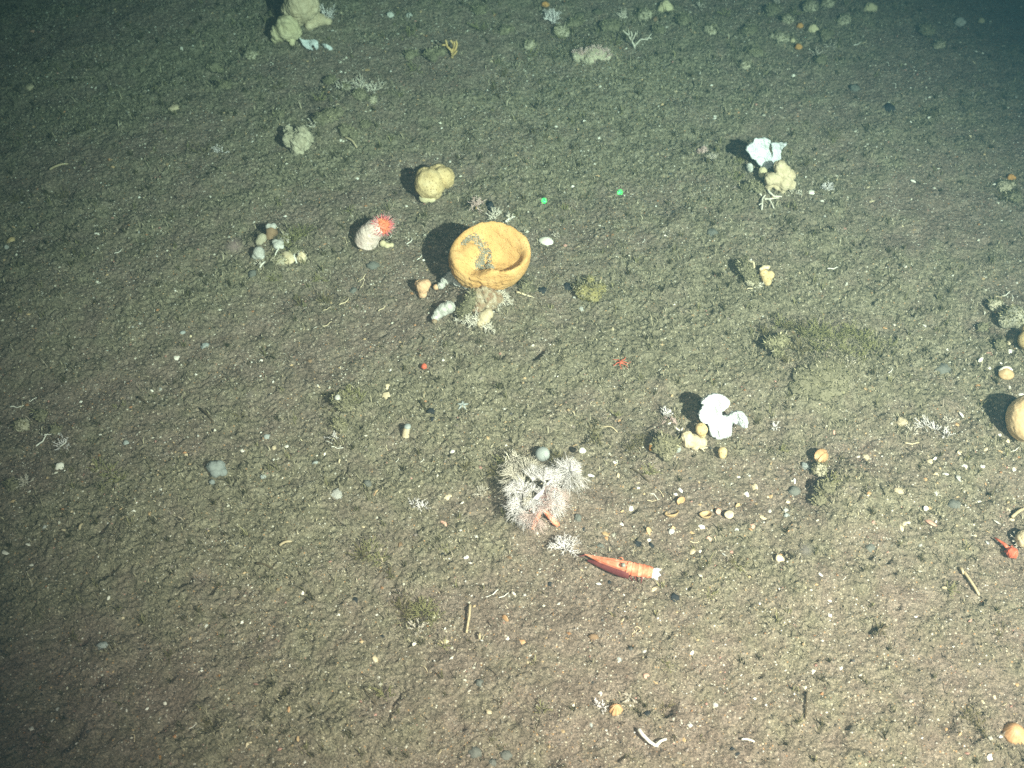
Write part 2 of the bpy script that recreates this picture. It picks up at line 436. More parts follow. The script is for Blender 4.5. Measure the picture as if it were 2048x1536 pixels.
def fan_slab(outline, base, tilt, thick, bulge, name, material, extra=None, amp=.0006):
    """thick curved sheet with the traced outline, at its real place and size"""
    from mathutils.geometry import delaunay_2d_cdt
    P2 = np.array([rel(a, b, base, tilt) for a, b in outline])
    ex = np.array([1., 0, 0]); ey = np.array([0, math.sin(R(tilt)), math.cos(R(tilt))]); en = np.array([0, -math.cos(R(tilt)), math.sin(R(tilt))])
    uv = np.stack([P2 @ ex, P2 @ ey], 1)
    den = []
    for i in range(len(uv)):
        a, b2 = uv[i], uv[(i + 1) % len(uv)]
        m = max(1, int(np.linalg.norm(b2 - a) / .003))
        den += [a + (b2 - a) * t / m for t in range(m)]
    lo, hi = uv.min(0), uv.max(0)
    g = [(x, y) for x in np.arange(lo[0], hi[0], .003) for y in np.arange(lo[1], hi[1], .003)]
    nb = len(den)
    pts = [Vector(p) for p in den] + [Vector(p) for p in g]
    vs, es, fs, *_ = delaunay_2d_cdt(pts, [], [list(range(nb))], 1, 1e-7)
    vs = np.array([v[:] for v in vs])
    c = uv.mean(0); rr = np.abs(uv - c).max(0)
    h = bulge(vs[:, 0], vs[:, 1]) + .0046 * perlin(vs[:, 0] * 60, vs[:, 1] * 60, 91) + .0018 * np.cos(np.arctan2(vs[:, 0], vs[:, 1] + .012) * 9)
    f3 = ex * vs[:, :1] + ey * vs[:, 1:2] + en * h[:, None]
    n = len(vs); mb = MB()
    faces = [list(f) for f in fs] + [[i + n for i in f][::-1] for f in fs]
    from collections import Counter
    cnt = Counter(); direc = {}
    for f in fs:
        for i in range(len(f)):
            e = (f[i], f[(i + 1) % len(f)]); k = tuple(sorted(e)); cnt[k] += 1; direc[k] = e
    for k, q in cnt.items():
        if q == 1:
            a, b2 = direc[k]; faces.append([b2, a, a + n, b2 + n])
    mb.add(np.concatenate([f3 + en * thick * .5, f3 - en * thick * .5]), faces)
    if extra: extra(mb)
    return sculpt(mb, name, material, .0009, 9, amp, 420, 5, .0011, 110)

def coral_mb(n0=5, L=.02, r0=.0012, levels=3, spread=.8, up=.6, seed=0, forks=3, shrink=.68, wob=.25, tip=.6, flat_=1.0):
    rnd = random.Random(seed); mb = MB()
    def grow(p, d, l, r, lv):
        pts = [np.array(p)]; q = np.array(p); dd = np.array(d)
        for i in range(3):
            dd = dd + np.array([rnd.gauss(0, wob), rnd.gauss(0, wob), rnd.gauss(0, wob)]) * .5
            dd /= np.linalg.norm(dd); q = q + dd * l / 3; pts.append(q)
        r1 = r * (tip if lv == 0 else .82)
        mb.tube(pts, np.linspace(r, r1, 4), 5 if r > .0005 else 4)
        if lv > 0:
            for k in range(rnd.choice([forks - 1, forks, forks])):
                nd = dd + np.array([rnd.gauss(0, spread), rnd.gauss(0, spread) * flat_, rnd.gauss(.1 * up, spread)])
                nd /= np.linalg.norm(nd)
                grow(pts[-1] if k < 2 else pts[-2], nd, l * shrink * rnd.uniform(.75, 1.2), r1 * .9, lv - 1)
    for i in range(n0):
        a = rnd.uniform(0, 6.283); t = rnd.uniform(.1, 1)
        d = np.array([math.cos(a) * t, math.sin(a) * t * flat_, up + rnd.uniform(0, .4)]); d /= np.linalg.norm(d)
        grow(np.array([math.cos(a), math.sin(a), 0]) * r0 * 2, d, L * rnd.uniform(.7, 1.2), r0, levels)
    return mb
def frond_mb(axis, L, seed, n=26, r=.00042, fan=1.25, curl=.3):
    """a plume: fine forked fibres fanning out from one stalk"""
    rnd = random.Random(seed); mb = MB()
    ax = np.array(axis, float); ax /= np.linalg.norm(ax)
    s = np.cross(ax, [0.2, -.6, .77]); s /= np.linalg.norm(s); t = np.cross(ax, s)
    base = np.zeros(3)
    for i in range(n):
        a = (i / (n - 1) * 2 - 1) * fan + rnd.gauss(0, .07)
        d = ax * math.cos(a) + s * math.sin(a) + t * rnd.gauss(0, .22)
        l = L * (.78 + .25 * rnd.random()) * (1 - .18 * abs(a) / fan)
        st = ax * L * .18 * rnd.random()
        pts = [base + st]
        for k in range(1, 5):
            pts.append(base + st + d * l * k / 4 + np.array([0, 0, -curl * L * (k / 4) ** 2 * .6]) + t * L * .05 * math.sin(k + i))
        mb.tube(pts, [r * 1.2, r, r, r * .9, r * .6], 4)
        for q in (2, 3):
            for sg in (-1, 1):
                e = d * .8 + s * sg * .45 + t * rnd.gauss(0, .3)
                p0 = pts[q]
                mb.tube([p0, p0 + e * l * .16, p0 + e * l * .30 + np.array([0, 0, -.05 * l])], [r * .8, r * .7, r * .5], 4)
    return mb
def tuft_mb(n, L, seed, r=.0003, spread=1.0, forks=2):
    rnd = random.Random(seed); mb = MB()
    for i in range(n):
        a = rnd.uniform(0, 6.283); lean = rnd.uniform(.1, spread)
        d = np.array([math.cos(a) * math.sin(lean), math.sin(a) * math.sin(lean), math.cos(lean)])
        o = np.array([math.cos(a), math.sin(a), 0]) * rnd.random() * L * .45
        l = L * rnd.uniform(.5, 1.1); pts = [o]
        for k in range(1, 5):
            d = d + np.array([rnd.gauss(0, .18), rnd.gauss(0, .18), -.07]); d /= np.linalg.norm(d)
            pts.append(pts[-1] + d * l / 4)
        mb.tube(pts, [r * 1.2, r, r * .9, r * .8, r * .5], 4)
        for q in range(1, 4):
            for f in range(forks):
                e = d + np.array([rnd.gauss(0, .8), rnd.gauss(0, .8), rnd.gauss(.1, .5)]); e /= np.linalg.norm(e)
                mb.tube([pts[q], pts[q] + e * l * .13, pts[q] + e * l * .24 + np.array([0, 0, -.02 * l])], [r * .8, r * .7, r * .5], 4)
    return mb
def dome_mb(ax, ay, hgt, ribs=0, rib_amp=.05, conc=0, thick=.08, cut=None, seed=0, nr=10, nt_=44, umbo=.25):
    """one shell valve, hollow side down"""
    rnd = np.random.default_rng(seed); mb = MB()
    th = np.arange(nt_) / nt_ * 2 * np.pi
    out = 1 + .05 * np.sin(th * 2 + rnd.uniform(0, 6)) + .03 * np.sin(3 * th + rnd.uniform(0, 6))
    if ribs: out = out + rib_amp * .5 * np.cos(th * ribs)
    if cut: out = out * (1 - cut * np.clip(np.sin(th * 1.0 + rnd.uniform(0, 6)) + .4 * np.sin(4 * th + rnd.uniform(0, 6)), 0, 1))
    rows = []
    for i in range(1, nr + 1):
        q = i / nr
        z = (1 - q ** 2.2) * hgt
        if ribs: z = z + rib_amp * hgt * np.cos(th * ribs) * q
        if conc: z = z + .03 * hgt * math.sin(q * conc * 6.28)
        rows.append(np.stack([out * q * ax * np.cos(th), out * q * ay * np.sin(th) + umbo * ay * (1 - q), np.full(nt_, 0) + z], 1))
    top = np.array([[0, umbo * ay, hgt]])
    inner = [r * np.array([.94, .94, 1]) - np.array([0, 0, thick * hgt]) for r in rows]
    v = np.concatenate([top] + rows + inner[::-1] + [top - np.array([[0, 0, thick * hgt]])])
    R_ = 2 * nr; f = []
    for j in range(nt_): f.append([0, 1 + j, 1 + (j + 1) % nt_])
    for i in range(R_ - 1):
        for j in range(nt_):
            a, b2 = 1 + i * nt_ + j, 1 + i * nt_ + (j + 1) % nt_
            f.append([a, a + nt_, b2 + nt_, b2])
    l = 1 + (R_ - 1) * nt_
    for j in range(nt_): f.append([len(v) - 1, l + (j + 1) % nt_, l + j])
    mb.add(v, f); return mb
def line_px(pts, base, r_px, lift=1.0, taper=.7, k=6, wob=0.0, rise=0.0):
    """tube lying on the floor along photo pixels, in coordinates local to base"""
    out = []
    n = 5
    dense = []
    for a, b2 in zip(pts[:-1], pts[1:]):
        for i in range(n): dense.append((a[0] + (b2[0] - a[0]) * i / n, a[1] + (b2[1] - a[1]) * i / n))
    dense.append(pts[-1])
    s = mpp(*pts[0]); m = len(dense)
    for i, (a, b2) in enumerate(dense):
        g = ground(a + wob * math.sin(i * 1.3), b2 + wob * math.cos(i * 1.7))
        out.append(np.array([g.x, g.y, float(macro(g.x, g.y)) + r_px * s * lift + rise * math.sin(math.pi * i / (m - 1))]) - np.array(base))
    return out, np.linspace(r_px * s, r_px * s * taper, m)
# ------------------------------------------------------------------ the animals and stones
def at_h(px, py, h):
    z = 0.0
    for _ in range(4):
        x, y, t = flat(px, py, z + h); z = float(macro(x, y))
    return np.array([x, y, z + h])
def V3(g): return np.array([g[0], g[1], g[2]])
def floor_at(px, py):
    g = ground(px, py); return np.array([g.x, g.y, float(macro(g.x, g.y))])
def lumps(base, spec, seed=0, amp=.06):
    """spec: (px, py, r_px, height_of_centre_in_radii [, squash])"""
    mb = MB()
    for i, q in enumerate(spec):
        px, py, r, k = q[:4]; s = mpp(px, py); sq = q[4] if len(q) > 4 else 1.0
        mb.blob(at_h(px, py, r * s * k) - base, (r * s, r * s, r * s * sq), i * .7, seed + i, amp, 1.6)
    return mb

# --- orange cup sponge
base = floor_at(976, 556)
S = mpp(977, 545)
t = empty('cup_sponge', base, 'large orange cup sponge with a folded rim and grey silt lying in its hollow', 'sponge'); THINGS.append((t, 975, 510))
RX, RY, H = .0500, .0405, .056
NT = 420
NK = 220
th = np.arange(NT) / NT * 2 * np.pi
prof_r = np.array([0, .30, .50, .62, .74, .87, .96, .995, 1.0, .985, .95, .87, .76, .65, .55, .45, .32, .15, 0])
prof_z = np.array([-.02, -.02, .0, .04, .12, .26, .46, .66, .84, .96, 1.0, .99, .945, .87, .79, .72, .67, .65, .645])
# front-right rim rolls in over the hollow
prof_r2 = np.array([0, .30, .50, .62, .74, .87, .96, .995, 1.0, .985, .94, .87, .82, .805, .79, .70, .45, .2, 0])
prof_z2 = np.array([-.02, -.02, .0, .04, .12, .26, .46, .66, .84, .96, 1.0, .98, .91, .81, .72, .67, .655, .65, .645])
# broad sloping left rim
prof_r3 = np.array([0, .30, .50, .64, .77, .90, .97, 1.0, .995, .965, .90, .78, .66, .56, .48, .38, .26, .12, 0])
prof_z3 = np.array([-.02, -.02, .0, .03, .10, .23, .42, .60, .76, .86, .91, .93, .90, .85, .79, .73, .69, .66, .645])
k0 = np.linspace(0, 1, len(prof_r)); kk = np.linspace(0, 1, NK)
def smo(a):
    b2 = np.interp(kk, k0, a); w = np.hanning(49); w /= w.sum()
    q = np.convolve(np.pad(b2, 24, mode='edge'), w, 'valid'); q[0] = a[0]; q[-1] = a[-1]; return q
A1, A2, A3 = [(smo(a), smo(b2)) for a, b2 in ((prof_r, prof_z), (prof_r2, prof_z2), (prof_r3, prof_z3))]
def lobe(c, w): 
    d = np.abs((th - c + np.pi) % (2 * np.pi) - np.pi); return np.clip(1 - d / w, 0, 1) ** 2 * (3 - 2 * np.clip(1 - d / w, 0, 1))
w2 = lobe(R(-35), R(75))[:, None]; w3 = lobe(R(195), R(100))[:, None]; w1 = np.clip(1 - w2 - w3, 0, 1)
tot = w1 + w2 + w3
rr = (w1 * A1[0] + w2 * A2[0] + w3 * A3[0]) / tot; zz = (w1 * A1[1] + w2 * A2[1] + w3 * A3[1]) / tot
wob = 1 + .025 * np.sin(2 * th + 1) + .02 * np.sin(3 * th + 2.2) + .012 * np.sin(5 * th)
hz_ = 1 + .10 * np.sin(th + R(10)) + .05 * np.sin(2 * th - .6) - .20 * lobe(R(236), R(38)) + .05 * lobe(R(285), R(50))
X = rr * RX * wob[:, None] * np.cos(th)[:, None]; Y = rr * RY * wob[:, None] * np.sin(th)[:, None]
Z = zz * H * (1 + (hz_ - 1)[:, None] * np.clip(zz, 0, 1))
inner = np.clip((np.arange(NK) / NK - .56) / .11, 0, 1)[None, :]
bx, by = -.020, .003
Z = Z + inner * .011 * np.exp(-((X - bx) ** 2 + (Y - by) ** 2) / .0105 ** 2)
Z = Z - inner * .004 * np.exp(-((X - .012) ** 2 + (Y - .006) ** 2) / .018 ** 2)
pts = np.stack([X, Y, Z], -1)
pts += (.0017 * (noise3(pts.reshape(-1, 3) * 55, 70)) + .0006 * noise3(pts.reshape(-1, 3) * 160, 72) + .0003 * noise3(pts.reshape(-1, 3) * 420, 74)).reshape(NT, NK, 1) * np.array([.7, .7, .7])
# the whole bowl leans a little toward the right front
tl = Matrix.Rotation(R(7), 3, 'X') @ Matrix.Rotation(R(3), 3, 'Y')
pts = pts.reshape(-1, 3) @ np.array(tl).T + np.array([0, 0, .003])
ii = np.arange(NT)[:, None] * NK + np.arange(NK - 1)[None, :]; jj = (np.arange(NT)[:, None] + 1) % NT * NK + np.arange(NK - 1)[None, :]
F = np.stack([ii, jj, jj + 1, ii + 1], -1).reshape(-1)
link('bowl', raw_mesh('bowl', pts, F, 4, M['cup']), t)
P = pts.reshape(NT, NK, 3)
d = np.sqrt((X - bx) ** 2 + (Y - by) ** 2); ang = np.arctan2(Y - by, X - bx)
msk = (inner > .5) & (d > .0105 + .001 * perlin(X * 200, Y * 200, 81)) & (d < .0205 + .004 * perlin(X * 110, Y * 110, 82)) & (ang > R(-75)) & (ang < R(150)) & (zz < .80)
msk |= (inner > .5) & ((X + .003) ** 2 + 1.6 * (Y + .0135) ** 2 < (.0085 + .003 * perlin(X * 150, Y * 150, 83)) ** 2) & (zz < .75)
nrm = np.cross(np.gradient(P, axis=0), np.gradient(P, axis=1)); nrm /= np.linalg.norm(nrm, axis=2)[..., None] + 1e-12
nrm *= np.sign(nrm[..., 2:3] + 1e-9)
soft = np.clip(1 - np.abs(d - .0155) / .0085, 0, 1) * ((ang > R(-80)) & (ang < R(158)))
soft = np.maximum(soft, np.clip(1.5 - ((X + .003) ** 2 + 1.6 * (Y + .0135) ** 2) / .009 ** 2, 0, 1))
soft = soft * (inner > .6) * (zz < .93) * np.clip(.62 + 1.1 * perlin(X * 130, Y * 130, 86), 0, 1)
ci, cj = np.nonzero(RNG.random(soft.shape) < soft * .42)
pc = P[ci, cj] + nrm[ci, cj] * .0006; n = len(pc)
OCT = np.array([(1, 0, 0), (-1, 0, 0), (0, 1, 0), (0, -1, 0), (0, 0, 1), (0, 0, -1)], float)
OF = np.array([0, 2, 4, 2, 1, 4, 1, 3, 4, 3, 0, 4, 2, 0, 5, 1, 2, 5, 3, 1, 5, 0, 3, 5])
V = (OCT[None] * RNG.uniform(.5, 1.4, (n, 6, 1)) * RNG.uniform(.0004, .0010, n)[:, None, None] + pc[:, None]).reshape(-1, 3)
tc = np.array([(.26, .245, .19), (.33, .31, .25), (.17, .16, .12), (.60, .57, .50)])[RNG.choice(4, n, p=[.4, .3, .2, .1])]
link('silt_patch', raw_mesh('silt_patch', V, (OF[None] + (np.arange(n) * 6)[:, None]).ravel(), 3, TINT, False, np.repeat(tc, 6, 0)), t)['kind'] = 'stuff'

# --- stone, corals and small sponges round the foot of the cup
b0 = floor_at(965, 600)
mb = lumps(b0, [(965, 592, 26, .5, .8), (985, 600, 20, .5, .8), (955, 615, 15, .5)], 3, .22)
solo('crusted_stone', sculpt(mb, 'crusted_stone', M['redrock'], .0012, 2, .0016, 170, 1, .003, 60), b0, 'brown stone crusted with red under the front of the orange cup sponge', 'stone')
b0 = floor_at(935, 628)
pts = [at_h(928, 628, .006) - b0, at_h(936, 612, .012) - b0, at_h(945, 590, .016) - b0]
mb = MB(); mb.tube(pts, [.0085, .0075, .006], 10); mb.blob(pts[0], .0085, 0, 1, .15); mb.blob(pts[-1], .006, 0, 2, .15)
solo('mud_chimney', sculpt(mb, 'mud_chimney', M['rock'], .001, 3, .0008, 260, 2), b0, 'olive silt-coated stub leaning beside the dark shadow below the cup sponge', 'tube stub')
def coral_thing(px, py, label, seed, L, r0, material=None, name='branching_coral', cat='coral', rotz=0, **kw):
    b0 = floor_at(px, py) - np.array([0, 0, .001])
    o = solo(name, coral_mb(seed=seed, L=L, r0=r0, **kw).mesh(name, material or M['coral']), b0, label, cat, rotz=rotz)
    THINGS.append((o, px, py)); return o
coral_thing(948, 652, 'lacy white branching coral in front of the cup sponge, lowest of the white corals there', 1, .0085, .00075, n0=13, levels=3, spread=.75, up=.45)
coral_thing(1000, 590, 'small white twiggy coral touching the bottom edge of the orange cup sponge', 2, .0068, .0007, n0=12, levels=3, spread=.75, up=.5)
for px, py, lab, sd, L in [(930, 640, 'white coral sprig at the left end of the pale rubble below the cup', 61, .0075), (985, 610, 'white coral sprig in the middle of the pale rubble below the cup', 62, .0068), (1012, 606, 'white coral sprig at the right end of the pale rubble below the cup', 63, .0062), (975, 660, 'small white coral sprig lowest in the rubble below the cup', 64, .006)]:
    coral_thing(px, py, lab, sd, L, .00065, n0=12, levels=3, spread=.75, up=.55)
for px, py, lab, sd, L in [(570, 480, 'small white coral sprig at the top of the left lump cluster', 71, .005), (600, 515, 'small white coral sprig right of the two shells of the left lump cluster', 72, .005), (520, 530, 'small white coral sprig below the round lump of the left lump cluster', 73, .0045), (690, 178, 'pale coral rubble sprig on the far mud, left one of three', 74, .008), (722, 172, 'pale coral rubble sprig on the far mud, middle one of three', 75, .008), (748, 180, 'pale coral rubble sprig on the far mud, right one of three', 76, .007),
                           (628, 250, 'pale coral sprig right of the fuzzy grey sponge', 77, .006), (1590, 385, 'small pale coral sprig below the beige knobbly sponge', 78, .006), (1515, 575, 'small pale coral sprig in front of the yellow heart sponge', 79, .0045)]:
    coral_thing(px, py, lab, sd, L, .0006, n0=9, levels=2, spread=.75, up=.4)
coral_thing(985, 436, 'white twiggy coral peeping out behind the back rim of the cup sponge', 3, .0078, .0008, n0=8, levels=3, spread=.7, up=.7)
coral_thing(1018, 440, 'pale coral rubble behind the right of the cup sponge rim', 4, .006, .0008, n0=6, levels=2, spread=.7, up=.4)
b0 = floor_at(970, 640)
solo('small_sponge', sculpt(lumps(b0, [(968, 636, 13, .8, 1.2), (976, 628, 11, .9), (962, 648, 9, .6)], 5), 'small_sponge', M['beige'], .0009, 3, .0005, 300), b0,
     'small pale beige sponge wedged among the white coral below the cup sponge', 'sponge')
b0 = floor_at(846, 590)
t = solo('small_sponge', sculpt(lumps(b0, [(845, 574, 13, 1.5, 1.1), (838, 568, 9, 2.2), (852, 568, 10, 2.1), (845, 587, 9, .8, 1.2)], 9), 'small_sponge', M['peach'], .0008, 3, .0006, 300), b0,
         'small upright peach-coloured sponge left of the cup sponge, casting a black shadow', 'sponge'); THINGS.append((t, 845, 578))
b0 = floor_at(872, 576)
solo('sponge_lump', sculpt(lumps(b0, [(872, 574, 6, .7), (876, 575, 4, .7)], 12), 'sponge_lump', M['peach'], .0006, 2), b0, 'tiny peach lump between the peach sponge and the white crust', 'sponge')
b0 = floor_at(908, 566)
t = solo('crust_sponge', sculpt(lumps(b0, [(905, 556, 15, .6, .7), (920, 562, 14, .6, .6), (890, 562, 10, .6, .7), (933, 572, 8, .6, .7), (882, 572, 7, .6)], 14, .2), 'crust_sponge', M['whitecrust'], .0009, 2, .0014, 260, 1), b0,
         'crumbly bluish-white crust sponge under the left side of the orange cup sponge', 'sponge')
b0 = floor_at(888, 630)
t = empty('lumpy_shell', b0, 'lumpy white curved shell with a red-brown tip below the white crust', 'shell'); THINGS.append((t, 888, 622))
link('shell_body', sculpt(lumps(b0, [(898, 614, 13, .9), (887, 619, 13, .9), (877, 627, 11, .8), (870, 636, 8, .7)], 21, .1), 'shell_body', M['whitecrust'], .0008, 3, .0006, 240), t)
mb = lumps(b0, [(869, 642, 6, .7), (872, 636, 6, .8)], 23, .1)
link('red_tip', mb.mesh('red_tip', M['redrock']), t)
b0 = floor_at(1040, 590)
p_, r_ = line_px([(1033, 586), (1050, 594), (1068, 598)], b0, 2.6, 1.2, .5, rise=.002)
mb = MB(); mb.tube(p_, r_, 6)
t = solo('worm_tube', mb.mesh('worm_tube', M['creamshell']), b0, 'straight cream worm tube sticking out right of the cup sponge foot', 'worm tube')
b0 = floor_at(1025, 445)
p_, r_ = line_px([(1011, 446), (1020, 439), (1030, 436)], b0, 2.4, 1.6, .6)
mb = MB(); mb.tube(p_, r_, 6); solo('worm_tube', mb.mesh('worm_tube', M['tube']), b0, 'short white tube just behind the right rim of the cup sponge', 'worm tube')

# --- tentacled anemone
b0 = floor_at(729, 490)
crown = at_h(763, 453, .025) - b0
t = empty('sea_anemone', b0, 'sea anemone with a cream column and a red-orange tentacle crown, leaning right', 'anemone'); THINGS.append((t, 755, 465))
ax = crown / np.linalg.norm(crown)
mb = MB(); q = np.linspace(0, 1, 14)
pts = np.stack([crown * u + np.array([-.003, 0, .004]) * math.sin(u * 3.14) for u in q])
rad = np.interp(q, [0, .08, .35, .7, .9, 1], [.0125, .0150, .0158, .0142, .0125, .0120])
mb.tube(pts, rad, 28)
link('column', sculpt(mb, 'column', M['column'], .0009, 4, .0003, 220, 3, .0008, 70), t)
face = np.array([.45, -.55, .80]); face /= np.linalg.norm(face)
u = np.cross(face, [0, 0, 1]); u /= np.linalg.norm(u); w = np.cross(face, u)
mb = MB(); mb.blob((0, 0, 0), (.0115, .0115, .0055), 0, 3, .08)
mb.blob((0, 0, .0050), (.0035, .0022, .0022), 0, 4, .1)
dm = mb.mesh('oral_disc', M['disc']); do = link('oral_disc', dm, t, crown + face * .0035)
do.rotation_mode = 'QUATERNION'; do.rotation_quaternion = Vector(face).to_track_quat('Z', 'Y')
rnd = random.Random(5)
for ring, (n, r0, L, matn, op, rr_) in enumerate([(26, .0052, .0056, 'disc', .35, .0011), (34, .0078, .0070, 'tentacle', .75, .0011), (40, .0100, .0080, 'tentacle', 1.2, .0010), (70, .0108, .0115, 'paletip', 1.0, .00028)]):
    for i in range(n):
        a = i / n * 6.283 + rnd.gauss(0, .06); l = L * rnd.uniform(.7, 1.15)
        out = u * math.cos(a) + w * math.sin(a) * .85; o_ = op + rnd.gauss(0, .18)
        p0 = crown + out * r0 + face * (.0085 - r0 * .42); pp = [p0]
        for k in range(1, 6):
            o2 = o_ + (k / 5) * .55 + .35 * math.sin(k * 1.1 + i * 2.3)
            pp.append(pp[-1] + (out * math.sin(o2) + face * math.cos(o2)) * l / 5)
        mb = MB(); mb.tube(pp, np.linspace(rr_, rr_ * .45, 6), 5)
        if i < 24 or True: link('tentacle', mb.mesh('tentacle', M[matn]), t) if ring < 3 and (0, 26, 60)[ring] + i < 100 else None
        if ring == 3:
            if i == 0: halo = MB()
            halo.tube(pp, np.linspace(rr_, rr_ * .4, 6), 4)
h_ = link('outer_tentacle', halo.mesh('outer_tentacle', M['paletip']), t); h_['kind'] = 'stuff'
b0 = floor_at(768, 492); solo('small_sponge', sculpt(lumps(b0, [(766, 487, 7, .8), (774, 491, 6, .7), (783, 490, 5, .7)], 61), 'small_sponge', M['pale_yellow'], .0008, 2), b0, 'small pale yellow lump at the right foot of the anemone column', 'sponge')

# --- yellow lobed sponge
b0 = floor_at(865, 385)
t = empty('lobed_sponge', b0, 'yellow two-lobed ball sponge with a dark shadow on its left', 'sponge'); THINGS.append((t, 865, 362))
link('lobe', sculpt(lumps(b0, [(859, 368, 30, 1.0, 1.0), (851, 355, 21, 1.7), (846, 374, 17, 1.0), (866, 383, 18, .8)], 31, .12), 'lobe', M['yellow'], .0011, 5, .0005, 240), t)
link('lobe', sculpt(lumps(b0, [(886, 354, 22, 1.5, .95), (878, 342, 15, 2.3), (868, 344, 13, 2.5), (893, 362, 15, 1.6), (894, 346, 12, 2.2)], 35, .12), 'lobe', M['yellow'], .0011, 5, .0005, 240), t)
link('basal_crust', sculpt(lumps(b0, [(850, 396, 12, .7, .7), (862, 397, 10, .6, .7)], 38, .1), 'basal_crust', M['pale_yellow'], .0009, 3, .0006, 240), t)

# --- grey fuzzy sponge upper left
b0 = floor_at(596, 296)
t = solo('lumpy_sponge', sculpt(lumps(b0, [(583, 278, 17, 1.0), (600, 284, 20, .8), (612, 276, 14, 1.2), (578, 263, 11, 1.7), (604, 262, 12, 1.9), (594, 298, 14, .6)], 41, .12), 'lumpy_sponge', M['greybeige'], .0012, 2, .0022, 230, 1, .0025, 75), b0,
         'fuzzy grey-beige lumpy sponge with a black shadow at its left', 'sponge'); THINGS.append((t, 595, 278))
b0 = floor_at(650, 238)
t = solo('lumpy_sponge', sculpt(lumps(b0, [(640, 240, 13, .5), (660, 232, 14, .5), (676, 226, 10, .6), (690, 262, 12, .5), (706, 268, 11, .5)], 45, .2), 'lumpy_sponge', M['rock'], .0012, 2, .002, 200, 1), b0,
         'low silty ridge of lumps above and right of the fuzzy grey sponge', 'sponge')

# --- top edge sponges
b0 = floor_at(604, 52)
t = solo('ball_sponge', sculpt(lumps(b0, [(604, 8, 33, 1.2, 1.0), (585, 20, 22, 1.2), (616, 26, 22, .9), (596, 36, 16, .7), (628, 14, 14, 1.2)], 51, .14), 'ball_sponge', M['beige'], .0014, 4, .0009, 200, 1, .0014, 80), b0, 'big tan ball sponge cut by the top edge of the photo', 'sponge'); THINGS.append((t, 604, 20))
b0 = floor_at(570, 76)
t = empty('ball_sponge', b0, 'pale yellow-white ball sponge just below the big tan ball at the top edge', 'sponge'); THINGS.append((t, 570, 56))
link('sponge_body', sculpt(lumps(b0, [(575, 55, 24, 1.0), (557, 66, 17, .8), (586, 62, 17, .9), (550, 78, 8, .6), (565, 46, 12, 1.7)], 53, .14), 'sponge_body', M['pale_yellow'], .0013, 3, .0009, 200, 1, .0014, 80), t)
link('side_bud', sculpt(lumps(b0, [(584, 80, 7, .9), (584, 86, 6, .5)], 54, .05), 'side_bud', M['pale_yellow'], .001, 2), t)
b0 = floor_at(645, 52); solo('lumpy_sponge', sculpt(lumps(b0, [(628, 44, 12, .6), (640, 40, 13, .6), (655, 42, 9, .7), (618, 52, 9, .5)], 55, .15), 'lumpy_sponge', M['beige'], .0013, 3, .0012, 200), b0, 'dull beige lumps right of the tan ball sponge at the top', 'sponge')
coral_thing(655, 42, 'whitish spiky hydroid bush right of the tan ball sponge at the top edge', 6, .017, .0006, M['bushwhite'], 'hydroid_bush', 'hydroid', n0=16, levels=1, spread=.3, up=1.2)
base = floor_at(628, 100)
o = solo('fan_sponge', fan_slab([(598, 74), (606, 79), (616, 80), (628, 79), (637, 84), (638, 96), (632, 100), (627, 88), (622, 95), (626, 101), (614, 98), (605, 90)], base, 40, .0042, lambda a, b: .15 * a ** 2 * 20, 'fan_sponge', M['white']), base,
         'ragged bluish-white fan sponge below the twin ball sponges at the top', 'sponge'); THINGS.append((o, 620, 88))
base = floor_at(655, 100)
o = solo('fan_sponge', fan_slab([(641, 87), (650, 88), (664, 94), (666, 98), (660, 101), (650, 96)], base, 50, .003, lambda a, b: a * 0, 'fan_sponge', M['white']), base, 'narrow bluish-white blade sponge, right of the ragged fan at the top', 'sponge')
b0 = floor_at(900, 115)
rnd = random.Random(3)
mb = MB()
def up(px, py, tilt=10): return rel(px, py, b0, tilt)
for pl, r in [(([904, 116], [905, 106], [900, 97], [892, 92], [884, 89]), .0023), (([903, 106], [907, 96], [905, 86], [901, 80]), .0021), (([905, 107], [912, 98], [914, 88], [912, 82]), .0021), (([895, 93], [893, 85], [891, 79]), .0018), (([907, 94], [909, 86], [908, 80]), .0017), (([904, 112], [911, 106], [914, 101]), .0017)]:
    pp = [up(a, b, 14) + np.array([0, rnd.gauss(0, .002), 0]) for a, b in pl]; mb.tube(pp, np.linspace(r, r * .65, len(pp)), 7)
t = solo('antler_coral', mb.mesh('antler_coral', M['antler']), b0, 'upright tan coral forked like an antler near the top of the photo', 'coral'); THINGS.append((t, 900, 97))
b0 = floor_at(868, 112)
solo('lumpy_sponge', sculpt(lumps(b0, [(858, 108, 9, .6), (872, 106, 9, .6), (866, 116, 8, .4), (884, 104, 8, .6)], 57, .3), 'lumpy_sponge', M['rock'], .0012, 2, .002, 220, 1), b0, 'silty dark lump just left of the tan antler coral', 'sponge')
b0 = floor_at(1278, 98); mb = MB()
for pl, r in [(([1270, 99], [1268, 88], [1262, 79], [1256, 70]), .0014), (([1262, 79], [1264, 68], [1262, 62]), .0011), (([1263, 80], [1270, 70], [1271, 61]), .0011), (([1269, 90], [1282, 80], [1294, 76], [1303, 68]), .0013), (([1290, 77], [1298, 75], [1304, 78]), .001), (([1256, 70], [1250, 66], [1246, 60]), .001), (([1268, 71], [1274, 66], [1276, 60]), .0009), (([1258, 73], [1258, 64], [1256, 59]), .0009)]:
    pp = [up(a, b, 14) + np.array([0, rnd.gauss(0, .002), 0]) for a, b in pl]; mb.tube(pp, np.linspace(r, r * .6, len(pp)), 6)
t = solo('branching_coral', mb.mesh('branching_coral', M['coral']), b0, 'small white coral branched like a V near the top right of centre', 'coral'); THINGS.append((t, 1278, 80))
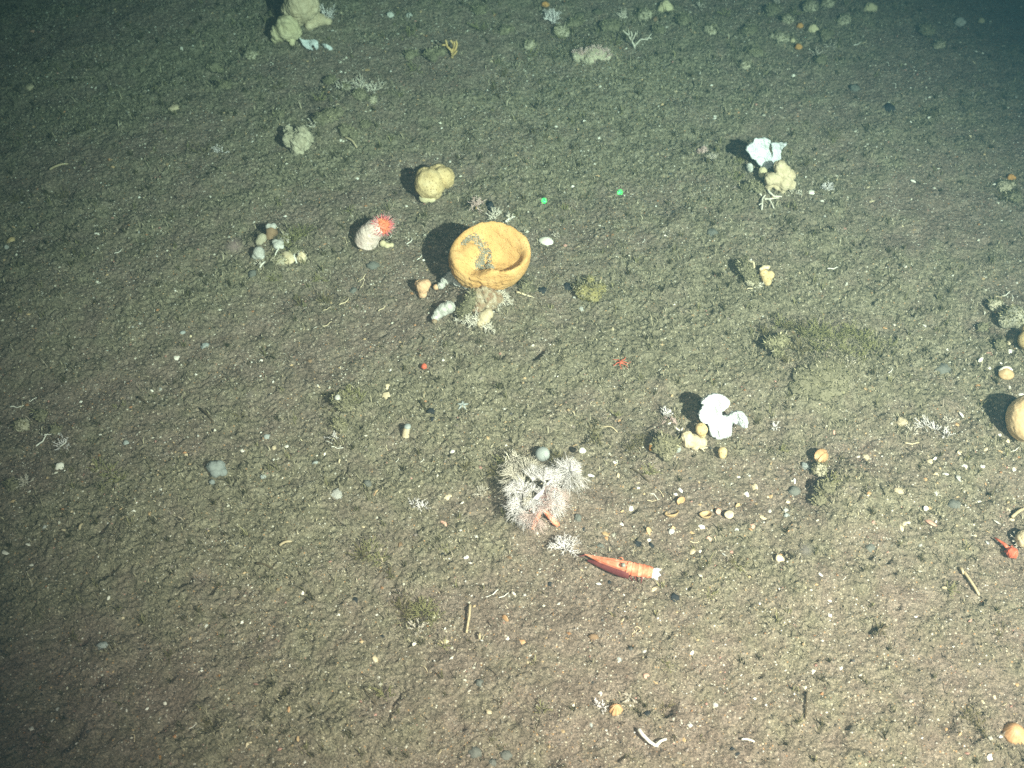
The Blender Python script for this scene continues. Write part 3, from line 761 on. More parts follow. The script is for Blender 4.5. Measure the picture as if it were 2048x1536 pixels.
for k, (px, py, L, lab, mt) in enumerate([(1105, 42, .021, 'dome-shaped whitish hydroid bush at the top edge, right of centre', 'bushwhite'), (1245, 36, .013, 'whitish hydroid bush cut by shadow at the top, left of the yellow shell', 'bushcream'),
                                      (1188, 112, .017, 'dense pinkish-grey hydroid bush left of the small white V coral', 'pinkbush'), (1160, 112, .016, 'left half of the pinkish-grey bush pair near the top', 'pinkbush'), (1212, 116, .014, 'right hand pinkish-grey tuft beside the dense bush near the top', 'pinkbush'),
                                      (1402, 305, .0105, 'pinkish bushy hydroid left of the upper white fan sponge', 'pinkbush'), (1424, 318, .0085, 'small whitish hydroid tuft touching the pinkish bush', 'bushcream')]):
    coral_thing(px, py, lab, 20 + k, L * .42, .0007 if k > 4 else .00085, M[mt], 'hydroid_bush', 'hydroid', n0=20 if k < 5 else 15, levels=3, spread=.42, up=.75, forks=3)
b0 = floor_at(1180, 118); solo('lumpy_sponge', sculpt(lumps(b0, [(1158, 112, 15, .2, .6), (1186, 106, 19, .2, .6), (1208, 112, 14, .2, .6), (1178, 120, 12, .1, .6)], 59, .25), 'lumpy_sponge', M['greybeige'], .0014, 2, .0025, 180, 1), b0, 'rough pinkish-grey mound overgrown by hydroids near the top', 'sponge')
for px, py, r, lab in [(a, c_, r_ * .8, l_) for a, c_, r_, l_ in [(1330, 12, 17, 'pale yellowish sponge at the top edge right of the shadowed bush'), (1600, 50, 8, 'small orange ball sponge near the top right, upper of two'), (1597, 92, 9, 'small orange ball sponge near the top right, lower of two'), (1626, 56, 13, 'tan lump right of the upper small orange ball'), (1575, 38, 14, 'greyish lump left of the small orange balls near the top'),
                         (1620, 12, 17, 'olive lump at the top edge above the small orange balls'), (1655, 4, 15, 'olive-yellow lump on the top edge, right of another olive lump'), (1740, 14, 15, 'yellowish-brown lump on the top edge toward the right corner'), (1920, 42, 13, 'pale bluish-white lump in the dark top right corner'),
                         (1963, 40, 8, 'small cream lump in the dark top right corner'), (2022, 354, 11, 'small bright orange ball sponge near the right edge'), (1586, 80, 7, 'tiny yellowish lump left of the lower orange ball'), (1090, 8, 9, 'small orange lump on the top edge'), (780, 28, 9, 'small round white lump near the top, left one'), (818, 30, 8, 'small round white lump near the top, right one')]]:
    m = M['orange'] if 'orange' in lab.split('ball')[0] and 'above' not in lab and 'tan lump' not in lab and 'greyish' not in lab and 'olive' not in lab and 'yellowish lump' not in lab else M['whitecrust'] if 'white' in lab else M['greybeige'] if 'grey' in lab or 'olive' in lab else M['pale_yellow']
    b0 = floor_at(px, py + r * .6)
    o = solo('ball_sponge', sculpt(lumps(b0, [(px, py, r * .8, .5, .9), (px + r * .6, py + r * .3, r * .6, .35), (px - r * .55, py + r * .35, r * .55, .3), (px + r * .1, py + r * .6, r * .5, .2)], px, .28), 'ball_sponge', m, .0011, 2, .0013, 240, 1), b0, lab, 'sponge')
    THINGS.append((o, px, py))

# --- upper white fan sponge with its neighbours
def Z5(*p): return [(1360 + a / 6.4, 250 + b / 6.4) for a, b in p]
base = floor_at(1532, 338)
t = empty('fan_sponge', base, 'upper bright white fan sponge with a fishtail-shaped right lobe', 'sponge'); THINGS.append((t, 1530, 305))
link('broad_lobe', fan_slab(Z5((940, 160), (1010, 170), (1080, 145), (1140, 190), (1130, 300), (1165, 380), (1170, 440), (1180, 520), (1110, 560), (1050, 540), (1000, 500), (960, 440), (900, 420), (870, 360), (820, 310), (830, 250), (870, 230), (930, 200)), base, 30, .0075, lambda a, b: 9 * a ** 2 + .1 * b, 'broad_lobe', M['white']), t)
link('tail_lobe', fan_slab(Z5((1165, 235), (1250, 243), (1370, 235), (1340, 290), (1300, 340), (1300, 430), (1230, 470), (1160, 560), (1110, 560), (1150, 450), (1195, 400), (1190, 330)), base, 22, .0065, lambda a, b: 4 * a ** 2 - .0055, 'tail_lobe', M['white']), t)
b0 = floor_at(1560, 386)
def Z5L(*p): return [(1360 + a / 6.4, 250 + b / 6.4, r / 6.4, k) for a, b, r, k in p]
t = solo('lumpy_sponge', sculpt(lumps(b0, Z5L((1280, 540, 85, 2.6), (1330, 590, 90, 2.1), (1400, 640, 75, 1.9), (1160, 690, 85, 1.6), (1250, 690, 80, 1.6), (1330, 740, 100, 1.0), (1420, 770, 65, 1.0), (1250, 800, 48, .9), (1140, 780, 52, .9), (1320, 840, 40, .5)), 65, .10), 'lumpy_sponge', M['beige'], .0011, 3, .0008, 220, 1, .0012, 90), b0,
         'beige knobbly sponge at the lower right of the upper white fan', 'sponge'); THINGS.append((t, 1560, 352))
b0 = floor_at(1528, 352); solo('small_sponge', sculpt(lumps(b0, Z5L((1060, 590, 55, 1.4), (1040, 640, 40, .9)), 67, .1), 'small_sponge', M['pale_yellow'], .001, 3, .0006, 220), b0, 'yellowish lump holding the foot of the upper white fan', 'sponge')
b0 = floor_at(1502, 345); solo('small_sponge', sculpt(lumps(b0, Z5L((890, 530, 45, .9), (900, 570, 40, .5)), 69, .1), 'small_sponge', M['whitecrust'], .001, 3, .0006, 220), b0, 'small bluish-white lump left of the upper fan foot', 'sponge')
def coral_px(name, polys, label, cat, matn, lift=1.3, at=None, z=Z5, rise=.002):
    q0 = z(polys[0][0][0])[0] if z else polys[0][0][0]
    b0 = floor_at(*q0); mb = MB()
    for pl, r in polys:
        pp, rr_ = line_px(z(*pl) if z else pl, b0, r, lift, .75, rise=rise); mb.tube(pp, rr_, 6)
    o = solo(name, mb.mesh(name, M[matn]), b0, label, cat); THINGS.append((o, *(at or q0))); return o
coral_px('branching_coral', [([(1120, 840), (1140, 890), (1200, 940), (1300, 930)], 2.2), ([(1090, 910), (1050, 970), (1045, 1100)], 2.2), ([(1080, 955), (1140, 980), (1200, 1080)], 2), ([(1080, 965), (1160, 970), (1260, 945)], 1.8), ([(900, 860), (950, 840), (1030, 830)], 1.8), ([(1010, 1030), (1040, 1030), (1060, 1040)], 1.5), ([(1010, 900), (1040, 920)], 2)],
         'broken white forked coral branches below the beige knobbly sponge', 'coral', 'coral', at=(1532, 402))
b0 = floor_at(1500, 385); solo('low_stone', sculpt(lumps(b0, [(1505, 372, 11, .5), (1517, 378, 11, .5), (1490, 374, 8, .4)], 71, .25), 'low_stone', M['rock'], .0012, 2, .002, 200, 1), b0, 'dark silty stone under the left side of the upper white fan', 'stone')
coral_thing(1652, 378, 'small whitish hydroid tuft right of the beige knobbly sponge', 29, .006, .0006, M['bushwhite'], 'hydroid_bush', 'hydroid', n0=12, levels=2, spread=.5, up=.6)

# --- shell stone with yellow sponge at mid right
b0 = floor_at(1500, 558)
t = solo('mussel_stone', sculpt(lumps(b0, [(1488, 538, 15, .9, 1.1), (1496, 548, 15, .7), (1505, 560, 12, .6), (1482, 528, 9, 1.3), (1510, 570, 8, .5)], 73, .25), 'mussel_stone', M['rock'], .001, 2, .0016, 260, 1), b0, 'grey-green encrusted stone with a dark shadow left of a small yellow sponge', 'stone'); THINGS.append((t, 1497, 548))
b0 = floor_at(1533, 568)
t = empty('small_sponge', b0, 'small mustard-yellow heart-shaped sponge with a white cap', 'sponge'); THINGS.append((t, 1533, 548))
link('sponge_body', sculpt(lumps(b0, [(1527, 546, 9, 1.6), (1540, 550, 9, 1.5), (1533, 556, 11, 1.0), (1535, 564, 8, .7)], 75, .04), 'sponge_body', M['yellow'], .0008, 4), t)
link('white_cap', sculpt(lumps(b0, [(1528, 534, 5, 4.6, .7), (1535, 534, 5.5, 4.2, .7), (1522, 538, 4, 5.0)], 76, .2), 'white_cap', M['creamshell'], .0006, 2), t)
b0 = floor_at(1504, 570); solo('small_sponge', sculpt(lumps(b0, [(1502, 564, 11, .6, .8), (1510, 566, 8, .6)], 77, .1), 'small_sponge', M['greybeige'], .0009, 3, .0006, 220), b0, 'dull olive-pink lump in front of the encrusted stone', 'sponge')
coral_px('worm_tube', [([(1492, 521), (1496, 530), (1505, 534), (1507, 541), (1503, 546)], 2.6)], 'wavy cream worm tube behind the encrusted stone', 'worm tube', 'creamshell', z=None, rise=.006)
coral_px('worm_tube', [([(1512, 552), (1518, 556), (1526, 562), (1529, 570)], 1.8)], 'thin cream tube between the stone and the yellow heart sponge', 'worm tube', 'creamshell', z=None, rise=.004)
coral_px('worm_tube', [([(1493, 580), (1498, 580), (1505, 579)], 1.5)], 'short cream tube in front of the encrusted stone', 'worm tube', 'creamshell', z=None)

# --- yellow-green mound sponge and silty mounds
b0 = floor_at(1183, 596)
t = solo('mound_sponge', sculpt(lumps(b0, [(1168, 583, 18, .5, .8), (1185, 586, 20, .5, .75), (1200, 577, 14, .6, .8), (1180, 560, 9, 1.0), (1157, 575, 10, .5)], 79, .1), 'mound_sponge', plain('mustard_mound_skin', (.24, .21, .09), (.36, .32, .16), 120, .9, .1, .8, .0015), .0012, 4, .0012, 200, 1), b0, 'low mustard-green mound sponge right of the cup sponge', 'sponge'); THINGS.append((t, 1183, 578))
b0 = floor_at(1640, 775)
t = solo('mound_sponge', sculpt(lumps(b0, [(1616, 752, 30, -.02, .34), (1648, 740, 32, 0.0, .32), (1674, 748, 26, -.02, .34), (1604, 775, 26, -.04, .3), (1640, 775, 34, -.1, .3), (1672, 772, 26, -.05, .3)], 81, .12), 'mound_sponge', plain('silty_mound_skin', (.16, .148, .10), (.27, .25, .18), 120, .95, .1, .9, .0016), .0016, 4, .0014, 200, 1), b0, 'broad silt-dusted tan mound sponge below the olive hydroid thicket', 'sponge'); THINGS.append((t, 1640, 755))
b0 = floor_at(1558, 705)
t = solo('mound_sponge', sculpt(lumps(b0, [(1545, 688, 16, .35, .6), (1562, 682, 17, .35, .6), (1556, 704, 14, .2, .5)], 83, .15), 'mound_sponge', plain('olive_mound_skin', (.20, .19, .11), (.32, .30, .20), 120, .95, .1, .9, .0016), .0012, 3, .0016, 200, 1), b0, 'small silty mound sponge at the left end of the olive hydroid thicket', 'sponge'); THINGS.append((t, 1555, 690))
b0 = floor_at(1640, 980)

# --- lower white fan sponge and neighbours
def Z4(*p): return [(1250 + a / 7.585, 770 + b / 7.585) for a, b in p]
base = floor_at(1438, 876)
t = empty('fan_sponge', base, 'lower bright white fan sponge with a side wing, beside two orange balls', 'sponge'); THINGS.append((t, 1440, 830))
link('fan', fan_slab(Z4((1165, 200), (1140, 240), (1190, 270), (1130, 345), (1098, 420), (1120, 500), (1165, 560), (1245, 570), (1270, 650), (1290, 740), (1360, 800), (1450, 810), (1530, 790), (1590, 740), (1622, 680), (1640, 600), (1700, 590), (1830, 610), (1840, 520), (1815, 440), (1770, 380), (1690, 370), (1620, 400), (1570, 470), (1490, 460), (1450, 420), (1460, 370), (1530, 320), (1570, 250), (1555, 200), (1500, 140), (1420, 115), (1330, 105), (1240, 130)),
                     base, 32, .0075, lambda a, b: 5 * (a + .004) ** 2 + .10 * b - .011 * np.exp(-((a - .0155) ** 2 + (b - .014) ** 2) / .0062 ** 2), 'fan', M['white']), t)
def Z4L(*p): return [(1250 + a / 7.585, 770 + b / 7.585, r / 7.585, k) for a, b, r, k in p]
b0 = floor_at(1402, 878); o = solo('ball_sponge', sculpt(lumps(b0, Z4L((1160, 680, 95, 1.9), (1150, 660, 90, 2.2), (1165, 760, 60, 1.6)), 85, .03), 'ball_sponge', M['yellow'], .0008, 3), b0, 'mustard-orange ball sponge touching the left foot of the lower white fan', 'sponge'); THINGS.append((o, 1403, 860))
b0 = floor_at(1389, 895); o = solo('lumpy_sponge', sculpt(lumps(b0, Z4L((940, 790, 95, 1.5), (1040, 840, 100, 1.2), (960, 880, 85, .9), (1160, 870, 85, 1.1), (1060, 930, 70, .6)), 87, .1), 'lumpy_sponge', M['beige'], .0009, 3, .0008, 240), b0, 'pale beige lobed sponge left of the lower white fan', 'sponge'); THINGS.append((o, 1389, 885))
b0 = floor_at(1443, 912); o = solo('ball_sponge', sculpt(lumps(b0, Z4L((1480, 1010, 72, 1.0), (1480, 1060, 62, .9)), 89, .02), 'ball_sponge', M['yellow'], .0007, 3), b0, 'small mustard-orange ball alone in front of the lower white fan', 'sponge'); THINGS.append((o, 1443, 905))
b0 = floor_at(1322, 905); o = solo('mossy_stone', sculpt(lumps(b0, Z4L((560, 880, 130, .7), (680, 930, 130, .6), (470, 960, 80, .7), (760, 880, 80, .8), (620, 1040, 100, .4), (520, 800, 70, 1.0)), 91, .25), 'mossy_stone', M['rock'], .0012, 2, .0022, 230, 1), b0, 'silt-covered greenish stone left of the beige lobed sponge', 'stone'); THINGS.append((o, 1322, 890))
b0 = floor_at(1302, 896); solo('small_sponge', sculpt(lumps(b0, Z4L((410, 930, 45, 1.6), (400, 970, 40, 1.0)), 93, .1), 'small_sponge', M['orange'], .0008, 2), b0, 'orange spot of sponge on the left end of the greenish stone', 'sponge')
coral_thing(1332, 832, 'white and pink twiggy hydroid left of the lower white fan', 31, .0055, .0006, M['bushwhite'], 'hydroid_bush', 'hydroid', n0=14, levels=2, spread=.6, up=.8)
coral_thing(1340, 846, 'pinkish lower half of the twiggy hydroid left of the lower fan', 32, .0045, .0006, M['pinkbush'], 'hydroid_bush', 'hydroid', n0=10, levels=2, spread=.7, up=.4)
coral_px('branching_coral', [([(735, 635), (780, 690), (840, 720)], 2), ([(840, 720), (880, 660)], 1.8), ([(840, 720), (800, 745)], 1.6)], 'small pinkish-white forked coral above the beige lobed sponge', 'coral', 'coral', z=Z4, at=(1359, 862))
coral_px('branching_coral', [([(1110, 960), (1160, 990), (1250, 960)], 1.6), ([(1160, 990), (1200, 1020)], 1.4)], 'thin cream forked twig in front of the beige lobed sponge', 'coral', 'creamshell', z=Z4, at=(1405, 899))
for px, py, m in [(1338, 902, 'greystone'), (1354, 898, 'bluestone')]:
    b0 = floor_at(px, py + 3); mb = lumps(b0, [(px, py, 8, .8)], px, .1)
    solo('pebble', mb.mesh('pebble', M[m]), b0, 'grey pebble in the front of the greenish stone' if m == 'greystone' else 'bluish pebble at the right front of the greenish stone', 'pebble')

# --- white plumed hydroid colony with a squat lobster beneath
def Z2(a, b): return (960 + a / 7.68, 880 + b / 7.68)
b0 = floor_at(1072, 1008)
t = empty('plumed_hydroid', b0, 'large bushy colony of white feathery plumes with a red squat lobster beneath', 'hydroid'); THINGS.append((t, 1080, 975))
SP = mpp(1075, 980)
pl = [((680, 640), (560, 480), .026, 'bushcream'), ((700, 560), (830, 300), .024, 'bushcream'), ((800, 640), (860, 420), .024, 'bushwhite'), ((960, 640), (1010, 450), .019, 'bushwhite'), ((1020, 610), (1170, 500), .022, 'bushwhite'), ((1380, 470), (1500, 380), .021, 'bushwhite'), ((1380, 470), (1380, 640), .016, 'bushwhite'), ((1360, 460), (1230, 560), .016, 'bushwhite'),
      ((1370, 450), (1330, 320), .016, 'bushwhite'), ((560, 800), (430, 700), .016, 'bushwhite'), ((680, 830), (620, 640), .020, 'bushwhite'), ((640, 980), (470, 900), .018, 'bushwhite'), ((640, 1000), (480, 1150), .018, 'bushwhite'), ((820, 1120), (820, 1280), .019, 'pinkbush'), ((700, 1080), (640, 1220), .018, 'bushwhite'), ((1080, 900), (1300, 880), .024, 'pinkbush'),
      ((1050, 960), (1260, 1010), .022, 'bushwhite'), ((1000, 780), (1180, 780), .020, 'bushwhite'), ((520, 560), (430, 400), .018, 'bushcream'), ((480, 600), (520, 700), .013, 'bushcream'), ((840, 900), (860, 1060), .016, 'bushwhite'), ((1000, 860), (1080, 980), .016, 'bushwhite'), ((960, 820), (1090, 840), .016, 'pinkbush'), ((930, 960), (1020, 1040), .014, 'pinkbush'), ((800, 800), (760, 740), .014, 'bushwhite'), ((860, 820), (930, 770), .014, 'bushwhite'), ((780, 900), (700, 880), .014, 'bushcream')]
for i, (a, c, L, m) in enumerate(pl):
    h0 = .010 + .010 * ((i * 37) % 7) / 7
    A = at_h(*Z2(*a), h0); B = at_h(*Z2(*c), h0 + .008 + .006 * ((i * 53) % 5) / 5)
    fr = frond_mb(B - A, float(np.linalg.norm(B - A)) * 1.05 + L * .15, 100 + i, n=44, fan=1.1, r=.00015)
    link('plume', fr.mesh('plume', M[m]), t, A - b0)
mb = MB()
for pp, r in [([(780, 960), (760, 870), (690, 800), (660, 700)], .0022), ([(800, 950), (870, 880), (980, 760), (1000, 650)], .0028), ([(690, 960), (680, 850), (600, 700)], .0016), ([(800, 960), (820, 1000), (830, 1120)], .0022), ([(990, 720), (1120, 600), (1360, 470)], .0016), ([(780, 940), (700, 960), (640, 990)], .0016), ([(880, 900), (1000, 920), (1080, 920)], .0014), ([(700, 800), (640, 660), (560, 520)], .0014), ([(1000, 650), (900, 540), (830, 400)], .0013)]:
    q_ = [at_h(*Z2(*p), .009 + .003 * i) - b0 for i, p in enumerate(pp)]; mb.tube(q_, np.linspace(r, r * .7, len(q_)), 7)
link('stem', mb.mesh('stem', M['stem']), t)
for a, r, k, lab in [((470, 330), .020, 11, 'yellowish twiggy hydroid at the upper left of the white plume colony'), ((520, 250), .014, 12, 'small cream twiggy hydroid above the white plume colony'), ((400, 470), .014, 13, 'cream hydroid sprig at the left edge of the white plume colony')]:
    px, py = Z2(*a); coral_thing(px, py + 8, lab, k, r * .42, .0007, M['bushcream'], 'hydroid_bush', 'hydroid', n0=12, levels=2, spread=.5, up=.7)
for a, L, lab in [((560, 860), .014, 'brown hydroid tuft under the left of the plume colony'), ((540, 1180), .014, 'brown hydroid tuft at the lower left of the plume colony'), ((1200, 330), .012, 'olive tuft between the blue-grey ball and the right plume')]:
    px, py = Z2(*a); b1 = floor_at(px, py); solo('hydroid_tuft', tuft_mb(30, L, int(px), spread=1.2).mesh('hydroid_tuft', M['darktuft']), b1, lab, 'hydroid')
# squat lobster
b1 = floor_at(*Z2(960, 960))
t = empty('squat_lobster', b1, 'red-orange squat lobster half hidden under the white plume colony', 'squat lobster'); THINGS.append((t, 1090, 1020))
def at2(a, b, h): return at_h(*Z2(a, b), h) - b1
mb = MB(); pts = [at2(1080, 720, .005), at2(1040, 800, .006), at2(1000, 900, .006), at2(960, 1000, .006), at2(940, 1070, .006)]
mb.tube(pts, [.003, .0055, .0066, .0058, .003], 12); mb.blob(pts[2], (.0070, .0085, .005), .3, 2, .1)
link('carapace', sculpt(mb, 'carapace', M['red'], .0008, 2, .0006, 300), t)
for pts, rs in [([(960, 1040, .010), (1000, 1090, .009), (1090, 1190, .007), (1150, 1270, .006), (1200, 1325, .005)], [.0020, .0026, .0034, .0032, .0012]), ([(930, 1060, .010), (900, 1150, .008), (840, 1270, .006), (800, 1370, .005)], [.0020, .0026, .0030, .0014])]:
    mb = MB(); mb.tube([at2(*p) for p in pts], rs, 8)
    p0, p1 = at2(*pts[-2]), at2(*pts[-1]); dv = p1 - p0
    mb.tube([p0, p0 + dv * .5 + np.array([.0022, .0012, 0]), p1 + np.array([.0013, .0006, 0])], [.0018, .0014, .0005], 6)
    link('claw', mb.mesh('claw', M['redorange']), t)
for pts in [[(1040, 820, .012), (1130, 850, .014), (1200, 890, .008), (1230, 950, .001)], [(1030, 900, .012), (1090, 920, .014), (1170, 1000, .007), (1190, 1060, .001)], [(990, 1000, .011), (1060, 1040, .012), (1090, 1080, .001)], [(1060, 760, .011), (1150, 740, .013), (1240, 800, .003)], [(900, 1000, .011), (780, 1060, .012), (720, 1130, .002)]]:
    mb = MB(); mb.tube([at2(*p) for p in pts], np.linspace(.0013, .0006, len(pts)), 6); link('leg', mb.mesh('leg', M['red']), t)
b0 = floor_at(1085, 918); mb = lumps(b0, [(1085, 908, 15, .85)], 5, .04)
o = solo('round_stone', mb.mesh('round_stone', M['bluestone']), b0, 'smooth round blue-grey ball behind the white plume colony', 'stone'); THINGS.append((o, 1085, 908))
coral_thing(1130, 1098, 'small white lacy hydroid bush just above the orange shrimp', 41, .0078, .0005, M['bushwhite'], 'hydroid_bush', 'hydroid', n0=20, levels=3, spread=.45, up=.5)
b0 = floor_at(1163, 918); solo('lime_speck', dome_mb(.0045, .004, .0035, seed=6).mesh('lime_speck', M['shell']), b0 + np.array([0, 0, .016]), 'white shell bit caught in the right-hand plume', 'shell')

# --- orange shrimp
S = mpp(1240, 1135)
b0 = floor_at(1245, 1140)
t = empty('shrimp', b0, 'orange-red shrimp lying on its side with a white tail end', 'shrimp'); THINGS.append((t, 1240, 1132))
def Z3(a, b, h): return at_h(1150 + a / 10.78, 1080 + b / 10.78, h) - b0
def loft(sp, rw, rh, k, ridge=None, seg=None):
    """body with elliptical sections along a spine; ridge = list of (angle, height, width)"""
    sp = np.array(sp); n = len(sp); mb = MB(); tg = np.gradient(sp, axis=0); tg /= np.linalg.norm(tg, axis=1)[:, None]
    up_ = np.array([0, -.25, 1.0]); up_ /= np.linalg.norm(up_)
    sd = np.cross(tg, up_); sd /= np.linalg.norm(sd, axis=1)[:, None]; uu = np.cross(sd, tg)
    a = np.arange(k) / k * 2 * np.pi
    sc = np.ones((n, k))
    if ridge is not None:
        for an, hh, ww in ridge: sc += hh * np.exp(-(((a - an + np.pi) % (2 * np.pi) - np.pi) / ww) ** 2)[None]
    if seg is not None: sc *= seg[:, None]
    ring = sp[:, None] + sc[..., None] * (sd[:, None] * (np.cos(a)[None, :] * rw[:, None])[..., None] + uu[:, None] * (np.sin(a)[None, :] * rh[:, None])[..., None])
    v = np.concatenate([ring.reshape(-1, 3), sp[:1], sp[-1:]]); f = []
    for i in range(n - 1):
        for j in range(k): f.append([i * k + j, (i + 1) * k + j, (i + 1) * k + (j + 1) % k, i * k + (j + 1) % k])
    for j in range(k): f.append([n * k, j, (j + 1) % k]); f.append([n * k + 1, (n - 1) * k + (j + 1) % k, (n - 1) * k + j])
    mb.add(v, f); return mb
def spine(pts, n):
    pts = np.array(pts); q = np.linspace(0, 1, len(pts)); u = np.linspace(0, 1, n)
    return np.stack([np.interp(u, q, pts[:, i]) for i in range(3)], 1)
cp = spine([Z3(205, 305, .009), Z3(420, 380, .0095), Z3(640, 455, .0105), Z3(850, 520, .011), Z3(1060, 585, .0112), Z3(1220, 620, .0112)], 60)
u = np.linspace(0, 1, 60)
rw = np.interp(u, [0, .1, .3, .55, .8, 1], [.0004, .0011, .0031, .0054, .0066, .0069]); rh = np.interp(u, [0, .1, .3, .55, .8, 1], [.0004, .0011, .0032, .0058, .0074, .0078])
mb = loft(cp, rw, rh, 48, [(R(90), .20, .13), (R(52), .15, .11), (R(128), .16, .11), (R(12), .12, .12)])
link('carapace', mb.mesh('carapace', M['redorange']), t)
mb = loft(cp[6:] - np.array([0, 0, .0030]) + np.array([-.0022, -.0034, 0]), rw[6:] * .93, rh[6:] * .80, 32); link('shaded_underside', mb.mesh('shaded_underside', M['maroon']), t)  # shade of the side turned from the lamp, put into maroon colour
ap = spine([Z3(1130, 600, .0112), Z3(1300, 640, .011), Z3(1450, 660, .0105), Z3(1600, 690, .0095), Z3(1660, 705, .009)], 60)
u = np.linspace(0, 1, 60); seg = 1 + .10 * np.maximum(0, 1 - ((u * 6) % 1) * 1.6)
mb = loft(ap, np.interp(u, [0, .5, 1], [.0070, .0067, .0056]), np.interp(u, [0, .5, 1], [.0080, .0074, .0058]), 40, None, seg)
link('abdomen', mb.mesh('abdomen', M['redorange']), t)
tp = spine([Z3(1630, 700, .009), Z3(1700, 720, .0085), Z3(1790, 745, .007)], 20); u = np.linspace(0, 1, 20)
link('tail', loft(tp, np.interp(u, [0, .6, 1], [.0056, .0056, .0036]), np.interp(u, [0, .6, 1], [.0056, .0052, .0028]), 30, None, 1 + .05 * np.sin(u * 20)).mesh('tail', M['tailwhite']), t)
for a, c in [((1760, 640), (1850, 640)), ((1770, 740), (1840, 760)), ((1730, 800), (1770, 860))]:
    mb = MB(); mb.tube([Z3(1720, 725, .008), Z3(*a, .008), Z3(*c, .005)], [.002, .0026, .001], 8); link('tail_fin', mb.mesh('tail_fin', M['tailwhite']), t)
mb = MB(); mb.blob(Z3(1045, 540, .0205), .0024, 0, 1, .05); link('eye', mb.mesh('eye', M['eye']), t)
for a, c, e in [((1220, 730, .007), (1190, 790, .006), (1240, 890, .0005)), ((1400, 760, .006), (1440, 820, .005), (1420, 940, .0005)), ((1330, 760, .006), (1290, 800, .005), (1320, 880, .0005))]:
    mb = MB(); mb.tube([Z3(*a), Z3(*c), Z3(*e)], [.0016, .0012, .0005], 6); link('leg', mb.mesh('leg', M['maroon']), t)
for a, c, e in [((240, 315, .009), (120, 350, .007), (20, 320, .003)), ((1040, 420, .020), (1010, 380, .022), (930, 370, .019))]:
    mb = MB(); mb.tube([Z3(*a), Z3(*c), Z3(*e)], [.0008, .0006, .0004], 5); link('antenna', mb.mesh('antenna', M['maroon'] if a[0] < 500 else M['redorange']), t)

# --- right edge: tan ball sponge, red squat lobster, fuzzy ball, pale lumps
b0 = floor_at(2052, 872)
t = solo('ball_sponge', sculpt(lumps(b0, [(2062, 836, 47, 1.0, 1.0), (2050, 850, 34, .8)], 95, .03), 'ball_sponge', M['ring_tan'], .0014, 4, .0004, 200), b0, 'large smooth tan ball sponge cut by the right edge of the photo', 'sponge'); THINGS.append((t, 2035, 832))
b0 = floor_at(2030, 655)
t = solo('mound_sponge', sculpt(lumps(b0, [(2030, 634, 22, .7), (2012, 640, 16, .6), (2045, 645, 20, .6)], 97, .1), 'mound_sponge', plain('pale_lump_skin', (.30, .28, .20), (.48, .47, .40), 100, .9, .1, .8, .0014), .0013, 4, .001, 200), b0, 'pale grey-green lump at the right edge above the brown-striped clam', 'sponge'); THINGS.append((t, 2028, 640))
b0 = floor_at(2052, 698); t = solo('ball_sponge', sculpt(lumps(b0, [(2056, 680, 20, 1.0), (2060, 660, 16, 1.4)], 98, .06), 'ball_sponge', M['yellow'], .0013, 3), b0, 'dull yellow lump on the right edge with a dark blue shadow', 'sponge')
b0 = floor_at(2050, 1092); t = empty('barnacle', b0, 'pale striped barnacle-like ball with a fuzzy rim, cut by the right edge', 'barnacle'); THINGS.append((t, 2045, 1076))
link('shell_ball', sculpt(lumps(b0, [(2052, 1078, 20, .9)], 99, .06), 'shell_ball', M['creamshell'], .001, 2, .0006, 300), t)
hb = tuft_mb(40, .009, 77, .0004, 1.5, 1); link('fringe', hb.mesh('fringe', M['bushcream']), t, at_h(2038, 1084, .004) - b0)
b1 = floor_at(2022, 1102)
t = empty('squat_lobster', b1, 'small red squat lobster at the right edge with one long arm stretched left', 'squat lobster'); THINGS.append((t, 2020, 1098))
def Z8(a, b, h): return at_h(1960 + a / 15.36, 1040 + b / 15.36, h) - b1
mb = MB(); mb.tube([Z8(860, 870, .007), Z8(930, 960, .008), Z8(1010, 1020, .008), Z8(1090, 1080, .006)], [.0025, .0055, .0065, .004], 12)
link('carapace', sculpt(mb, 'carapace', M['red'], .0007, 2, .0005, 300), t)
for pts in ([(870, 870, .008), (740, 740, .008), (600, 640, .007), (440, 535, .005)], [(960, 1030, .007), (860, 1000, .007), (740, 955, .004)]):
    mb = MB(); mb.tube([Z8(*p) for p in pts], np.linspace(.0021, .0008, len(pts)), 7); link('claw', mb.mesh('claw', M['red']), t)
for pts in ([(980, 1060, .007), (960, 1130, .007), (1030, 1170, .001)], [(1050, 1060, .007), (1100, 1150, .006), (1070, 1210, .001)], [(930, 900, .008), (960, 820, .009), (1010, 780, .002)]):
    mb = MB(); mb.tube([Z8(*p) for p in pts], np.linspace(.0012, .0006, len(pts)), 6); link('leg', mb.mesh('leg', M['red']), t)

